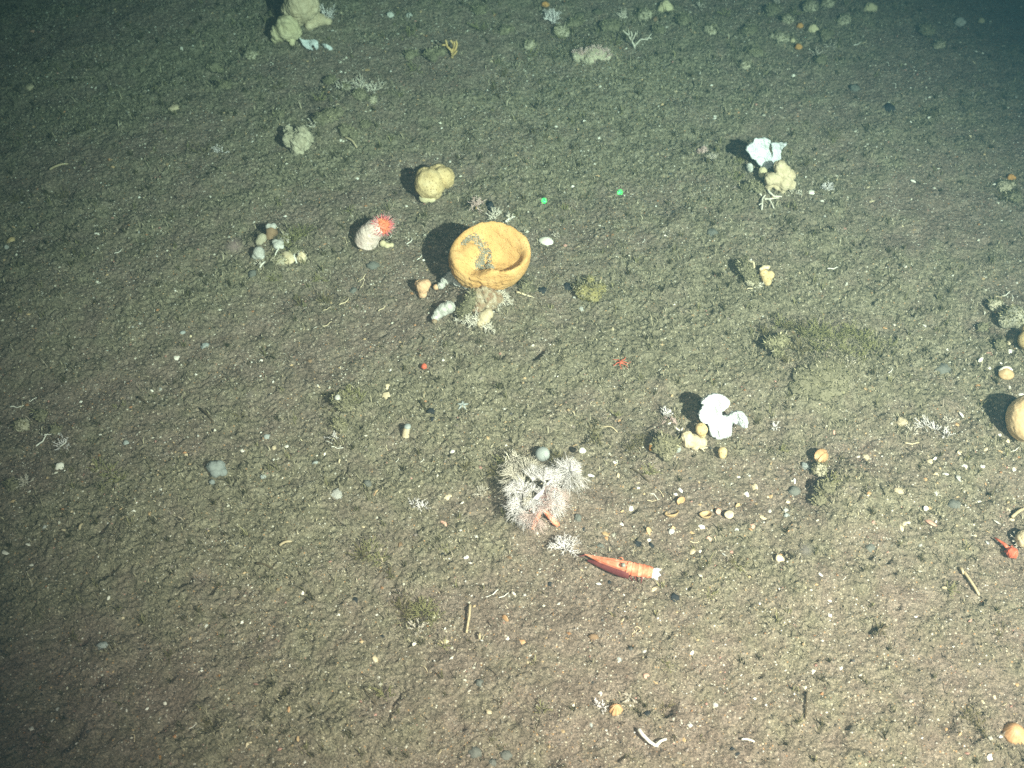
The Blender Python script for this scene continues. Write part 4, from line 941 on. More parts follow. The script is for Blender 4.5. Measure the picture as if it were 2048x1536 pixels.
# --- left cluster of white-topped lumps
def ZC(a, b): return (460 + a / 10.97, 420 + b / 10.97)
b0 = floor_at(*ZC(900, 600))
t = empty('capped_sponge', b0, 'white-topped brown lump at the back of the left cluster of lumps', 'sponge'); THINGS.append((t, 543, 460))
def lz(sp, *a, **k): return lumps(b0, [(*ZC(x, y), r / 10.97, kk_) for x, y, r, kk_ in sp], *a, **k)
link('brown_body', sculpt(lz([(900, 480, 120, 1.0), (960, 500, 90, .9), (860, 580, 90, .6)], 101, .1), 'brown_body', M['brownstone'], .001, 3, .0006, 240), t)
link('white_cap', sculpt(lz([(850, 365, 70, 3.2), (950, 360, 75, 3.0), (900, 400, 70, 2.8)], 102, .1), 'white_cap', M['whitecrust'], .0009, 3, .0004, 240), t)
for sp, m, lab in [([(630, 930, 130, 1.0), (560, 1000, 90, .8), (680, 1000, 90, .7)], 'whitecrust', 'round greyish-white sponge with one dark hole in the left cluster'), ([(990, 710, 75, 1.1), (1100, 720, 80, 1.0), (1030, 780, 90, .8), (1120, 800, 70, .7)], 'whitecrust', 'pale greenish-white lobed lump in the middle of the left cluster'),
                   ([(700, 620, 110, .6), (640, 700, 90, .5)], 'greybeige', 'silty lump between the white-topped and round lumps of the left cluster')]:
    b0 = floor_at(*ZC(sp[0][0], sp[0][1] + 80)); solo('small_sponge', sculpt(lz(sp, int(sp[0][0]), .06), 'small_sponge', M[m], .0009, 3, .0005, 220), b0, lab, 'sponge')
for sp, lab in [([(1140, 960, 1400, 1180)], 'brown-edged half shell lying open at the right of the left cluster'), ]:
    b0 = floor_at(*ZC(1270, 1060)); o = solo('shell_valve', dome_mb(.0095, .0125, .006, ribs=0, conc=5, seed=4).mesh('shell_valve', M['creamshell']), b0 + np.array([0, 0, .001]), lab, 'shell', rotz=.6)
b0 = floor_at(*ZC(1570, 1050)); o = solo('shell_valve', dome_mb(.007, .0095, .008, ribs=14, rib_amp=.14, seed=5).mesh('shell_valve', M['creamshell']), b0, 'ribbed pale shell standing at the right end of the left cluster', 'shell', rotz=.2)
for pts, r, lab in [([(970, 1100), (1010, 1010), (1085, 860)], 2.2, 'straight white worm tube in the middle of the left cluster'), ([(660, 1285), (740, 1230), (780, 1160)], 2.2, 'curved white worm tube below the round lump of the left cluster'), ([(1410, 990), (1420, 1080), (1470, 1190)], 2.2, 'thin white worm tube between the two shells of the left cluster')]:
    coral_px('worm_tube', [(pts, r)], lab, 'worm tube', 'tube', z=lambda *p: [ZC(*q) for q in p], rise=.003)
coral_px('worm_tube', [([(800, 580), (870, 590), (980, 560), (1040, 470), (1020, 390)], 1.2)], 'thin rusty thread curling round the white-topped lump', 'worm tube', 'antler', z=lambda *p: [ZC(*q) for q in p], rise=.006)

# --- small curiosities
b0 = floor_at(950, 420); t = empty('hydroid_ball', b0, 'small round pinkish-white stalked hydroid left of a dark stone behind the cup sponge', 'hydroid'); THINGS.append((t, 950, 408))
mb = MB(); p0 = at_h(953, 410, .012) - b0; mb.tube([np.zeros(3), p0 * .5 + np.array([.001, 0, 0]), p0], [.0016, .0013, .0014], 7); link('stalk', mb.mesh('stalk', M['antler']), t)
fm = coral_mb(n0=22, L=.0058, r0=.00055, levels=2, spread=.35, up=.25, seed=8); link('head', fm.mesh('head', M['pinkbush']), t, p0)
b0 = floor_at(925, 812); rnd = random.Random(1); mb = MB()
for k in range(5):
    a = k * 1.2566 + .3; mb.tube([(0, 0, .002), (math.cos(a) * .004, math.sin(a) * .004, .0022), (math.cos(a) * .008, math.sin(a) * .008, .001)], [.0018, .0013, .0004], 7)
o = solo('sea_star', mb.mesh('sea_star', M['bluestone']), b0, 'tiny pale blue-grey five-armed sea star left of the white plume colony', 'sea star'); THINGS.append((o, 925, 808))
b0 = floor_at(811, 873); mb = MB(); q0, q1 = np.zeros(3), at_h(815, 853, .012) - b0
mb.tube([q0, q0 * .5 + q1 * .5 + np.array([-.0006, 0, 0]), q1], [.0048, .0042, .0036], 10)
t = empty('tube_sponge', b0, 'tiny cream tube sponge with a blue-white top left of the sea star', 'sponge'); THINGS.append((t, 811, 863))
link('tube_body', sculpt(mb, 'tube_body', M['beige'], .0007, 3), t); mb = MB(); mb.blob(q1, (.004, .004, .0028), 0, 2, .1); link('cap', mb.mesh('cap', M['bluestone']), t)
b0 = floor_at(848, 737); o = solo('small_anemone', sculpt(lumps(b0, [(848, 733, 6, .8)], 105, .15), 'small_anemone', M['red'], .0006, 2, .0004, 400), b0, 'tiny round red blob on the mud below the white coral', 'anemone'); THINGS.append((o, 848, 733))
b0 = floor_at(1242, 728); mb = MB(); rnd = random.Random(12)
for k in range(6):
    a = k * 1.05 + .2; pp = [(0, 0, .003)]
    for i in range(1, 6): pp.append((math.cos(a + .35 * math.sin(i + k)) * .0024 * i, math.sin(a + .3 * math.sin(i * 1.3 + k)) * .0022 * i, .003 - .0003 * i))
    mb.tube(pp, np.linspace(.0008, .0004, 6), 5)
mb.blob((0, 0, .003), (.002, .002, .0012), 0, 1, .1)
o = solo('brittle_star', mb.mesh('brittle_star', M['red']), b0, 'faint small red brittle star on the open mud right of the burrow', 'brittle star'); THINGS.append((o, 1240, 725))
b0 = floor_at(680, 862); o = solo('mound_sponge', sculpt(lumps(b0, [(678, 850, 13, .7), (684, 858, 10, .6)], 107, .1), 'mound_sponge', M['rock'], .0009, 3, .001, 260), b0, 'small olive-brown dome below the mossy clump with a white tip', 'sponge'); THINGS.append((o, 680, 853))
b0 = floor_at(685, 812); o = solo('mossy_clump', sculpt(lumps(b0, [(680, 805, 13, .7), (692, 810, 15, .6), (672, 798, 9, 1.3)], 109, .3), 'mossy_clump', M['rock'], .001, 2, .002, 240, 1), b0, 'mossy silt clump with a bluish-white tip and a dark shadow on its left', 'clump'); THINGS.append((o, 680, 805))
mb = MB(); mb.blob((0, 0, 0), .0036, 0, 2, .2); p = link('white_tip', mb.mesh('white_tip', M['whitecrust']), o, at_h(675, 795, .014) - b0)
b0 = floor_at(433, 950); o = solo('lobed_stone', sculpt(lumps(b0, [(425, 934, 12, .7), (438, 932, 12, .7), (430, 946, 10, .5), (446, 944, 9, .5), (424, 964, 6, .7)], 111, .12), 'lobed_stone', plain('blue_grey_lump', (.20, .225, .225), (.30, .325, .32), 120, .85, .2, .6, .001), .0011, 3, .0008, 240), b0, 'blue-grey lobed lump on the left half of the mud', 'sponge'); THINGS.append((o, 433, 942))
b0 = floor_at(1640, 915); t = empty('scallop', b0, 'orange-brown bivalve with slightly open valves right of the lower white fan', 'shell'); THINGS.append((t, 1638, 906))
o = link('valve', dome_mb(.0115, .0068, .0034, conc=6, ribs=16, rib_amp=.05, seed=14).mesh('valve', M['orangeshell']), t, (0, 0, .004)); o.rotation_euler = (.55, .1, .75)
o = link('valve', dome_mb(.0110, .0060, .003, conc=6, ribs=16, rib_amp=.05, seed=15).mesh('valve', M['orangeshell']), t, (.003, -.003, .002)); o.rotation_euler = (1.1, .2, .75)
b0 = floor_at(2011, 750); t = empty('clam', b0, 'brown and white striped clam near the right edge', 'shell'); THINGS.append((t, 2008, 749))
o = link('valve', dome_mb(.0100, .0080, .0065, conc=4, seed=16).mesh('valve', M['tanshell']), t, (0, 0, .002)); o.rotation_euler = (.35, 0, .1)
o = link('valve', dome_mb(.0095, .0045, .005, conc=3, seed=17).mesh('valve', M['shell']), t, (0, .004, .004)); o.rotation_euler = (-.3, 0, .1)
b0 = floor_at(2030, 1468); o = solo('cockle', dome_mb(.011, .0125, .010, ribs=18, rib_amp=.05, seed=18).mesh('cockle', M['orangeshell']), b0, 'rounded orange cockle shell in the bottom right corner', 'shell', rotz=.3); THINGS.append((o, 2030, 1462))
b0 = floor_at(1093, 484); o = solo('oyster_shell', dome_mb(.0105, .008, .0042, conc=4, seed=19, cut=.12).mesh('oyster_shell', M['shell']), b0 + np.array([0, 0, .0015]), 'oval white shell right of the orange cup sponge', 'shell', rotz=-.2); THINGS.append((o, 1093, 481))
# floating flakes of marine snow close to the lens
SNOW, nt, b = mat('marine_snow')
b.inputs['Base Color'].default_value = (.13, .20, .20, 1); b.inputs['Roughness'].default_value = .95; b.inputs['Alpha'].default_value = .38
for px, py, dist, r, lab in [(470, 492, .40, .0020, 'translucent grey flake floating in front of the left cluster of lumps'), (1612, 1100, .46, .0022, 'faint translucent flake floating at the lower right'), (500, 790, .50, .0012, 'faint translucent flake floating left of the mossy clump')]:
    o_ = np.array([0, 0, CAM_H]) + ray(px, py) * dist
    mb = MB(); mb.blob((0, 0, 0), (r, r * .8, r * .9), .4, px, .25, 1.5, 3)
    solo('marine_snow', mb.mesh('marine_snow', SNOW), o_, lab, 'floating flake')
# green scaling lasers of the survey vehicle
for px, py in ((1088, 400), (1240, 385)):
    g = ground(px, py); lz_ = bpy.data.lights.new('scaling_laser', 'SPOT'); lz_.energy = 260.0; lz_.color = (.02, 1.0, .22)
    lz_.spot_size = R(1.0); lz_.spot_blend = 1.0; lz_.shadow_soft_size = .0008
    lo = bpy.data.objects.new('scaling_laser', lz_); d = Vector((0, 0, CAM_H)) - Vector(g); d.normalize()
    lo.location = Vector(g) + d * .52; lo.rotation_euler = (-d).to_track_quat('-Z', 'Y').to_euler(); COL.objects.link(lo)
# ------------------------------------------------------------------ countable small things strewn over the mud
LAND = [(975, 510, 'the orange cup sponge'), (758, 462, 'the red-crowned anemone'), (1240, 1132, 'the orange shrimp'), (1440, 830, 'the lower white fan sponge'),
        (1530, 310, 'the upper white fan sponge'), (1080, 980, 'the white plume colony'), (865, 362, 'the yellow two-lobed sponge'), (1183, 578, 'the mustard mound sponge'),
        (2035, 832, 'the right-edge tan ball'), (585, 40, 'the twin top sponges'), (900, 97, 'the tan antler coral'), (595, 278, 'the fuzzy grey sponge'),
        (1505, 548, 'the yellow heart sponge'), (1638, 906, 'the orange-brown bivalve'), (1290, 1083, 'the flat black stone'), (1350, 1195, 'the square black stone'),
        (118, 933, 'the bright white clam'), (672, 988, 'the chalk-white pebble'), (540, 500, 'the left lump cluster'), (1080, 712, 'the dark burrow'),
        (835, 1225, 'the big bottom tuft'), (680, 805, 'the white-tipped clump'), (430, 942, 'the blue-grey lobed lump'), (1620, 680, 'the olive hydroid thicket'),
        (1185, 100, 'the pinkish-grey bush'), (1280, 80, 'the white V coral'), (1093, 481, 'the oval white shell'), (2030, 1462, 'the corner cockle'),
        (1300, 1480, 'the white V-shaped tube'), (2020, 1098, 'the small red lobster'), (925, 808, 'the tiny sea star'), (937, 1235, 'the upright tan stick'), (1231, 1415, 'the striped barnacle'),
        (40, 60, 'the dark top left corner'), (1990, 80, 'the dark top right corner'), (60, 1480, 'the bottom left corner'), (1950, 1500, 'the bottom right corner'), (40, 500, 'the left edge middle'),
        (250, 700, 'the bare left-hand mud'), (300, 300, 'the dim upper-left mud'), (1750, 330, 'the bare upper-right mud'), (1800, 560, 'the bare right-hand mud'), (600, 1330, 'the brown bottom-left mud'),
        (1650, 1350, 'the brown bottom-right mud'), (1250, 640, 'the bare middle mud'), (330, 1200, 'the lower-left mud'), (1000, 1500, 'the bottom edge middle')]
ORD = ['', 'second ', 'third ', 'fourth ', 'fifth ', 'sixth ', 'seventh ', 'eighth ', 'ninth ', 'tenth ', 'eleventh ', 'twelfth ']
PENDING = []
def strew(name, me, px, py, desc, cat, group, scale=1.0, rotz=None, sink=0.0, tiltx=0.0, tilty=0.0):
    g = ground(px, py)
    o = bpy.data.objects.new(name, me); COL.objects.link(o)
    o.location = (g.x, g.y, g.z - sink)
    o.rotation_euler = (tiltx, tilty, RNG.uniform(0, 6.28) if rotz is None else rotz)
    o.scale = (scale,) * 3
    o['category'] = cat; o['group'] = group
    PENDING.append((o, desc, px, py)); return o
def finish_labels():
    groups = {}
    for o, desc, px, py in PENDING:
        d, lx, ly, nm = min(((px - a) ** 2 + (py - b_) ** 2, a, b_, n) for a, b_, n in LAND if (px - a) ** 2 + (py - b_) ** 2 > 100)
        dx, dy = px - lx, py - ly
        side = ('right of' if dx > 0 else 'left of') if abs(dx) > abs(dy) else ('below' if dy > 0 else 'above')
        groups.setdefault((desc, nm, side), []).append((d, o))
    for (desc, nm, side), l in groups.items():
        l.sort(key=lambda q: q[0])
        for i, (d, o) in enumerate(l):
            if len(l) == 1: o['label'] = f'{desc} {side} {nm}'
            else: o['label'] = f'{desc} {side} {nm}, {ORD[min(i, 11)]}nearest'
# meshes to choose from (shared data)
def chip(seed, m):
    rnd = np.random.default_rng(seed)
    return dome_mb(1, rnd.uniform(.55, .95), rnd.uniform(.14, .34), ribs=int(rnd.choice([0, 0, 11])), rib_amp=.06, conc=3, thick=.22, cut=rnd.uniform(.15, .7), seed=seed, nr=5, nt_=22).mesh('shell_fragment', M[m])
def stone(seed, m, sq=.7):
    mb = MB(); rnd = np.random.default_rng(seed); mb.blob((0, 0, sq * .3), (1, rnd.uniform(.6, .9), sq), 0, seed, .34, 1.2, 3); return mb.mesh('pebble', M[m])
def curl(seed, m, bend=2.2, r=.09):
    rnd = np.random.default_rng(seed); a, p, pts = 0.0, np.zeros(2), []
    for i in range(12):
        pts.append((p[0], p[1], r * 1.0 + .06 * math.sin(i))); p = p + np.array([math.cos(a), math.sin(a)]) * .17; a += rnd.normal(bend / 12, .28)
    pts = np.array(pts); pts[:, :2] -= pts[:, :2].mean(0)
    mb = MB(); mb.tube(pts, np.linspace(r, r * .65, 12), 6); return mb.mesh('worm_tube', M[m])
CH = {m: [chip(10 + i + 7 * k, m) for i in range(4)] for k, m in enumerate(['shell', 'creamshell', 'tanshell', 'orangeshell', 'greyshell', 'pinkshell'])}
ST = {m: [stone(50 + i + 7 * k, m) for i in range(3)] for k, m in enumerate(['greystone', 'bluestone', 'darkstone', 'brownstone', 'rock', 'orange', 'whitecrust', 'yellow', 'beige'])}
TU = {m: [curl(90 + i, m, b_) for i, b_ in enumerate((.3, 1.5, 2.6, 3.6, .8))] for m in ('tube', 'creamshell')}
pick = lambda l: l[int(RNG.integers(len(l)))]
WORDS = {'shell': 'white shell chip', 'creamshell': 'cream shell chip', 'tanshell': 'tan shell piece', 'orangeshell': 'orange shell piece', 'greyshell': 'grey shell chip', 'pinkshell': 'pinkish shell piece'}
def put_shell(px, py, d, m, word=None, **k):
    s = mpp(px, py) * d / 2.1
    return strew('shell_fragment', pick(CH[m]), px, py, word or WORDS[m], 'shell', 'shell pieces strewn on the mud', s, tiltx=RNG.normal(0, .45), tilty=RNG.normal(0, .45), sink=s * .08, **k)
def put_stone(px, py, d, m, word, name='pebble', cat='pebble', grp='pebbles strewn on the mud'):
    s = mpp(px, py) * d / 2.25; return strew(name, pick(ST[m]), px, py, word, cat, grp, s, sink=s * .38)
def put_tube(px, py, d, m='tube', word='thin white worm tube', i=None, rotz=None):
    return strew('worm_tube', TU[m][i] if i is not None else pick(TU[m]), px, py, word, 'worm tube', 'loose worm tubes on the mud', mpp(px, py) * d / 2, sink=-.0005, rotz=rotz)
for px, py, d, m in [(353, 715, 17, 'shell'), (1623, 384, 17, 'shell'), (1587, 152, 12, 'shell'), (1428, 236, 13, 'shell'), (1400, 148, 8, 'shell'), (310, 52, 9, 'shell'), (200, 185, 10, 'shell'), (55, 1088, 14, 'shell'), (14, 1106, 20, 'shell'),
        (144, 1023, 12, 'creamshell'), (268, 1024, 9, 'shell'), (217, 1197, 11, 'shell'), (328, 1405, 11, 'shell'), (252, 1422, 10, 'shell'), (350, 1470, 9, 'shell'), (605, 1185, 12, 'shell'), (755, 1353, 12, 'shell'), (609, 1524, 14, 'shell'),
        (830, 1288, 14, 'shell'), (677, 1228, 8, 'shell'), (908, 1167, 10, 'shell'), (938, 1380, 11, 'shell'), (1028, 1187, 17, 'shell'), (1308, 1175, 19, 'creamshell'), (1384, 1305, 13, 'shell'), (1199, 1387, 14, 'shell'), (1853, 1018, 16, 'shell'),
        (1510, 1398, 15, 'shell'), (1430, 1410, 16, 'greyshell'), (1182, 1447, 12, 'bluestone'), (1213, 1459, 10, 'shell'), (1244, 1044, 15, 'shell'), (1352, 988, 18, 'shell'), (1908, 547, 9, 'shell'), (1976, 736, 15, 'shell'), (1925, 827, 22, 'shell'),
        (1546, 1103, 12, 'shell'), (1642, 1148, 13, 'shell'), (1590, 962, 16, 'shell'), (1862, 923, 24, 'creamshell'), (1872, 949, 15, 'creamshell'), (1890, 948, 16, 'shell'), (1928, 933, 14, 'shell'), (1964, 935, 13, 'shell'), (1920, 955, 20, 'greyshell'),
        (1994, 1043, 18, 'shell'), (1944, 1071, 14, 'shell'), (1862, 1042, 32, 'pinkshell'), (1976, 1062, 11, 'tanshell'), (1806, 1055, 20, 'creamshell'), (1808, 1045, 14, 'creamshell'), (1735, 988, 14, 'orangeshell'), (1975, 965, 12, 'orangeshell'),
        (1345, 1058, 20, 'tanshell'), (1208, 1062, 28, 'tanshell'), (1212, 1072, 16, 'orangeshell'), (1300, 1063, 24, 'tanshell'), (1318, 1092, 0, 'shell'), (1243, 1239, 20, 'creamshell'), (1366, 1480, 22, 'tanshell'), (1293, 1350, 16, 'pinkshell'), (1312, 1362, 14, 'tanshell'),
        (751, 984, 26, 'tanshell'), (888, 1044, 24, 'pinkshell'), (895, 995, 20, 'creamshell'), (1046, 1284, 28, 'orangeshell'), (1562, 1120, 30, 'creamshell'), (1895, 1455, 13, 'orangeshell'), (2035, 1366, 12, 'orangeshell'), (1404, 1182, 10, 'creamshell'), (1248, 1189, 11, 'shell'),
        (750, 1316, 18, 'creamshell'), (1405, 1178, 0, 'shell'), (1290, 1300, 12, 'greyshell'), (1155, 492, 15, 'creamshell'), (1163, 617, 16, 'greyshell'), (1430, 548, 11, 'pinkshell'), (1225, 659, 10, 'creamshell'), (887, 721, 12, 'shell'), (757, 692, 14, 'creamshell'), (885, 730, 9, 'shell'),
        (630, 657, 12, 'shell'), (524, 720, 10, 'shell'), (130, 725, 14, 'greyshell'), (135, 738, 11, 'shell'), (198, 567, 11, 'shell'), (194, 470, 12, 'shell'), (420, 392, 9, 'shell'), (506, 441, 9, 'shell'), (466, 453, 9, 'shell'), (408, 382, 9, 'shell'), (363, 100, 11, 'shell'),
        (540, 340, 16, 'shell'), (684, 315, 14, 'creamshell'), (700, 262, 12, 'greyshell'), (675, 205, 13, 'creamshell'), (745, 193, 14, 'shell'), (725, 170, 15, 'shell'), (700, 160, 10, 'creamshell'), (748, 165, 14, 'tanshell'), (985, 125, 12, 'creamshell'), (990, 30, 12, 'orangeshell'),
        (1352, 180, 10, 'creamshell'), (1113, 253, 11, 'shell'), (1145, 375, 9, 'shell'), (1197, 352, 14, 'tanshell'), (1230, 400, 13, 'shell'), (1249, 392, 10, 'shell'), (1183, 268, 0, 'shell'), (1860, 235, 11, 'shell'), (1822, 244, 9, 'shell'), (1710, 209, 9, 'shell'), (1840, 329, 12, 'creamshell'),
        (1826, 361, 16, 'shell'), (1735, 374, 16, 'creamshell'), (1938, 276, 13, 'creamshell'), (1988, 370, 13, 'shell'), (2007, 200, 8, 'creamshell'), (1742, 402, 17, 'creamshell'), (1646, 400, 12, 'shell'), (1805, 450, 12, 'creamshell'), (1830, 455, 14, 'tanshell'), (1604, 466, 9, 'shell'), (1692, 570, 10, 'shell'),
        (1692, 569, 9, 'shell'), (1810, 533, 12, 'shell'), (2005, 640, 0, 'shell'), (1970, 623, 14, 'shell'), (1992, 625, 10, 'tanshell'), (1975, 678, 15, 'creamshell'), (1980, 708, 18, 'pinkshell'), (1960, 725, 14, 'shell'), (2022, 680, 20, 'creamshell'), (2024, 702, 18, 'shell'), (2003, 725, 10, 'shell'), (2020, 775, 16, 'shell'),
        (2040, 790, 14, 'shell'), (1998, 870, 12, 'shell'), (2015, 885, 14, 'creamshell'), (1970, 900, 15, 'creamshell'), (2000, 905, 12, 'tanshell'), (2030, 940, 16, 'shell'), (1770, 650, 14, 'orangeshell'), (1800, 652, 12, 'creamshell'), (1490, 655, 0, 'shell'), (1330, 470, 8, 'shell'), (1600, 545, 9, 'creamshell'),
        (485, 903, 12, 'shell'), (371, 905, 15, 'creamshell'), (200, 867, 10, 'shell'), (302, 780, 10, 'shell'), (55, 980, 14, 'shell'), (112, 985, 10, 'shell'), (60, 1130, 14, 'shell'), (90, 1055, 14, 'greyshell'), (130, 1062, 16, 'creamshell'), (236, 1009, 10, 'creamshell'), (300, 1028, 13, 'tanshell'), (248, 1034, 11, 'creamshell'), (475, 1088, 16, 'greyshell'),
        (649, 906, 10, 'shell'), (640, 775, 10, 'creamshell'), (635, 772, 9, 'shell'), (775, 772, 16, 'creamshell'), (772, 790, 22, 'creamshell'), (679, 920, 14, 'creamshell'), (904, 902, 12, 'shell'), (924, 901, 9, 'shell'), (975, 878, 10, 'tanshell'), (921, 1060, 11, 'shell'), (933, 1114, 14, 'shell'), (726, 1052, 10, 'creamshell'), (765, 1117, 16, 'creamshell'),
        (580, 1332, 8, 'shell'), (495, 1170, 10, 'shell'), (498, 1488, 18, 'creamshell'), (597, 1477, 16, 'tanshell'), (878, 1502, 18, 'creamshell'), (577, 1420, 14, 'orangeshell'), (976, 1422, 22, 'creamshell'), (1010, 1240, 22, 'orangeshell'), (1060, 1310, 10, 'shell'), (1015, 1275, 12, 'shell'), (1055, 1325, 14, 'creamshell'), (890, 1280, 20, 'creamshell'), (1148, 1411, 10, 'shell'),
        (1297, 1240, 0, 'shell'), (1660, 1198, 13, 'shell'), (1720, 1351, 10, 'shell'), (1832, 1230, 16, 'shell'), (1935, 1190, 18, 'shell'), (1950, 1175, 10, 'tanshell'), (1890, 1175, 14, 'creamshell'), (1828, 1405, 12, 'tanshell'), (1990, 1393, 12, 'creamshell'), (2008, 1408, 16, 'creamshell'), (1965, 1405, 14, 'creamshell'), (1920, 1517, 16, 'creamshell'), (1985, 1515, 24, 'shell'), (2000, 1470, 16, 'shell'),
        (1560, 1178, 8, 'shell'), (1508, 975, 20, 'creamshell'), (1465, 1006, 0, 'shell'), (1385, 1100, 22, 'creamshell'), (1400, 1098, 10, 'shell'), (1420, 1075, 16, 'pinkshell'), (1500, 1060, 14, 'orangeshell'), (1525, 1035, 18, 'creamshell'), (1540, 1020, 16, 'shell'), (1181, 803, 0, 'shell'), (1183, 950, 18, 'shell'), (1150, 888, 20, 'tanshell'), (1232, 925, 20, 'shell'), (1238, 952, 16, 'creamshell'), (1276, 975, 14, 'shell')]:
    if d: (put_shell(px, py, d, m) if m in CH else put_stone(px, py, d, m, 'small bluish-white round pebble'))
_r = random.Random(4)
def free(px, py): return all((px - a) ** 2 + (py - b_) ** 2 > (70 if i < 6 else 40) ** 2 for i, (a, b_, n) in enumerate(LAND[:27]))
k = 0
while k < 95:
    px, py = _r.uniform(10, 2038), _r.uniform(10, 1526)
    if k > 45 and k < 70: px, py = _r.uniform(1230, 1580), _r.uniform(950, 1130)
    if k >= 70: px, py = _r.uniform(1800, 2040), _r.uniform(600, 1160)
    if not free(px, py): continue
    k += 1
    put_shell(px, py, _r.uniform(6, 13) if k < 46 else _r.uniform(8, 18), _r.choice(['shell', 'shell', 'creamshell', 'creamshell', 'tanshell', 'orangeshell', 'greyshell', 'pinkshell']))
put_shell(118, 933, 22, 'shell', 'bright oval white clam shell')
for px, py, d, m, w in [(672, 988, 27, 'whitecrust', 'round chalk-white pebble'), (1612, 932, 28, 'bluestone', 'round blue-grey pebble'), (1740, 1095, 24, 'greystone', 'round dull grey pebble'), (735, 968, 20, 'greystone', 'round grey pebble'), (205, 1290, 28, 'bluestone', 'blue-grey pebble'), (410, 690, 20, 'bluestone', 'blue-grey pebble'),
        (365, 665, 14, 'bluestone', 'blue-grey pebble'), (745, 530, 28, 'greystone', 'flat grey pebble'), (706, 578, 20, 'greystone', 'flat grey pebble'), (1425, 465, 28, 'greystone', 'flat grey pebble'), (980, 414, 30, 'darkstone', 'dark blue-black stone'), (862, 822, 20, 'darkstone', 'small black pebble'), (865, 840, 12, 'darkstone', 'small black pebble'), (883, 1108, 14, 'darkstone', 'small black pebble'),
        (1278, 1084, 24, 'darkstone', 'flat black stone'), (1303, 1088, 16, 'darkstone', 'small round black stone'), (1350, 1195, 24, 'darkstone', 'square black stone'), (1475, 1508, 13, 'darkstone', 'small black pebble'), (960, 1366, 20, 'greystone', 'round grey pebble'), (950, 1505, 30, 'greystone', 'grey stone'), (1012, 1508, 28, 'greystone', 'grey stone'), (985, 1525, 20, 'greystone', 'grey stone'), (1238, 1316, 14, 'bluestone', 'blue-grey pebble'),
        (252, 886, 16, 'bluestone', 'blue-grey pebble'), (1885, 738, 36, 'greystone', 'flat grey stone'), (534, 874, 18, 'bluestone', 'blue-grey pebble'), (526, 955, 14, 'bluestone', 'blue-grey pebble'), (630, 925, 14, 'bluestone', 'blue-grey pebble'), (548, 897, 12, 'beige', 'cream pebble'), (1156, 1035, 20, 'greystone', 'flat grey pebble'), (1168, 1056, 10, 'darkstone', 'small black pebble'), (1200, 1090, 20, 'greystone', 'flat grey pebble'), (1220, 1162, 12, 'darkstone', 'small black pebble'),
        (1805, 844, 28, 'beige', 'round tan ball'), (1797, 983, 26, 'beige', 'round tan ball'), (1732, 912, 20, 'beige', 'round tan ball'), (1697, 400, 0, 'beige', ''), (1616, 792, 11, 'orange', 'tiny orange ball'), (1742, 402, 0, 'beige', ''), (1848, 895, 0, 'beige', ''), (1200, 1262, 0, 'beige', ''), (320, 1514, 10, 'orange', 'tiny orange ball'), (440, 1352, 10, 'orange', 'tiny orange ball'), (320, 775, 10, 'whitecrust', 'small chalk-white pebble'), (1300, 1500, 0, 'beige', ''),
        (1910, 1008, 32, 'greystone', 'flat greenish-grey stone'), (1590, 978, 30, 'greystone', 'flat grey stone'), (1574, 1030, 16, 'bluestone', 'blue-grey pebble'), (1722, 285, 0, 'greystone', ''), (1710, 175, 26, 'greystone', 'flat grey stone'), (1780, 215, 30, 'darkstone', 'dark flat stone'), (1100, 1165, 12, 'darkstone', 'small black pebble'), (1020, 1115, 16, 'brownstone', 'red-brown pebble'), (800, 1088, 16, 'brownstone', 'red-brown pebble'), (1187, 1274, 24, 'brownstone', 'red-brown pebble'),
        (620, 720, 14, 'brownstone', 'red-brown pebble'), (1135, 572, 26, 'darkstone', 'black crusted stone'), (1085, 580, 22, 'darkstone', 'black crusted stone'), (1045, 560, 26, 'rock', 'silty dark stone'), (1060, 580, 30, 'rock', 'silty olive stone'), (1295, 1425, 14, 'darkstone', 'small black pebble'), (1465, 1498, 12, 'darkstone', 'small black pebble'), (770, 1196, 0, 'rock', ''), (710, 1200, 14, 'darkstone', 'small black pebble'), (765, 1270, 12, 'darkstone', 'small black pebble'), (600, 1365, 12, 'darkstone', 'small black pebble'), (1780, 255, 0, 'rock', ''),
        (1160, 30, 26, 'rock', 'silty stone'), (1195, 25, 24, 'rock', 'silty stone'), (1310, 40, 20, 'brownstone', 'brownish stone'), (540, 535, 26, 'rock', 'silty stone'), (505, 548, 22, 'greystone', 'grey stone'), (425, 150, 24, 'rock', 'silty stone'), (450, 165, 20, 'beige', 'dull tan lump'), (348, 215, 26, 'beige', 'dull tan lump'), (60, 175, 22, 'beige', 'dull tan lump'), (22, 480, 20, 'yellow', 'dull yellow lump'), (12, 492, 16, 'whitecrust', 'small white lump'), (2015, 385, 26, 'rock', 'silty stone'), (2000, 400, 18, 'rock', 'silty stone'), (1515, 110, 24, 'rock', 'silty stone'), (1500, 135, 20, 'rock', 'silty stone')]:
    if d: put_stone(px, py, d, m, w)
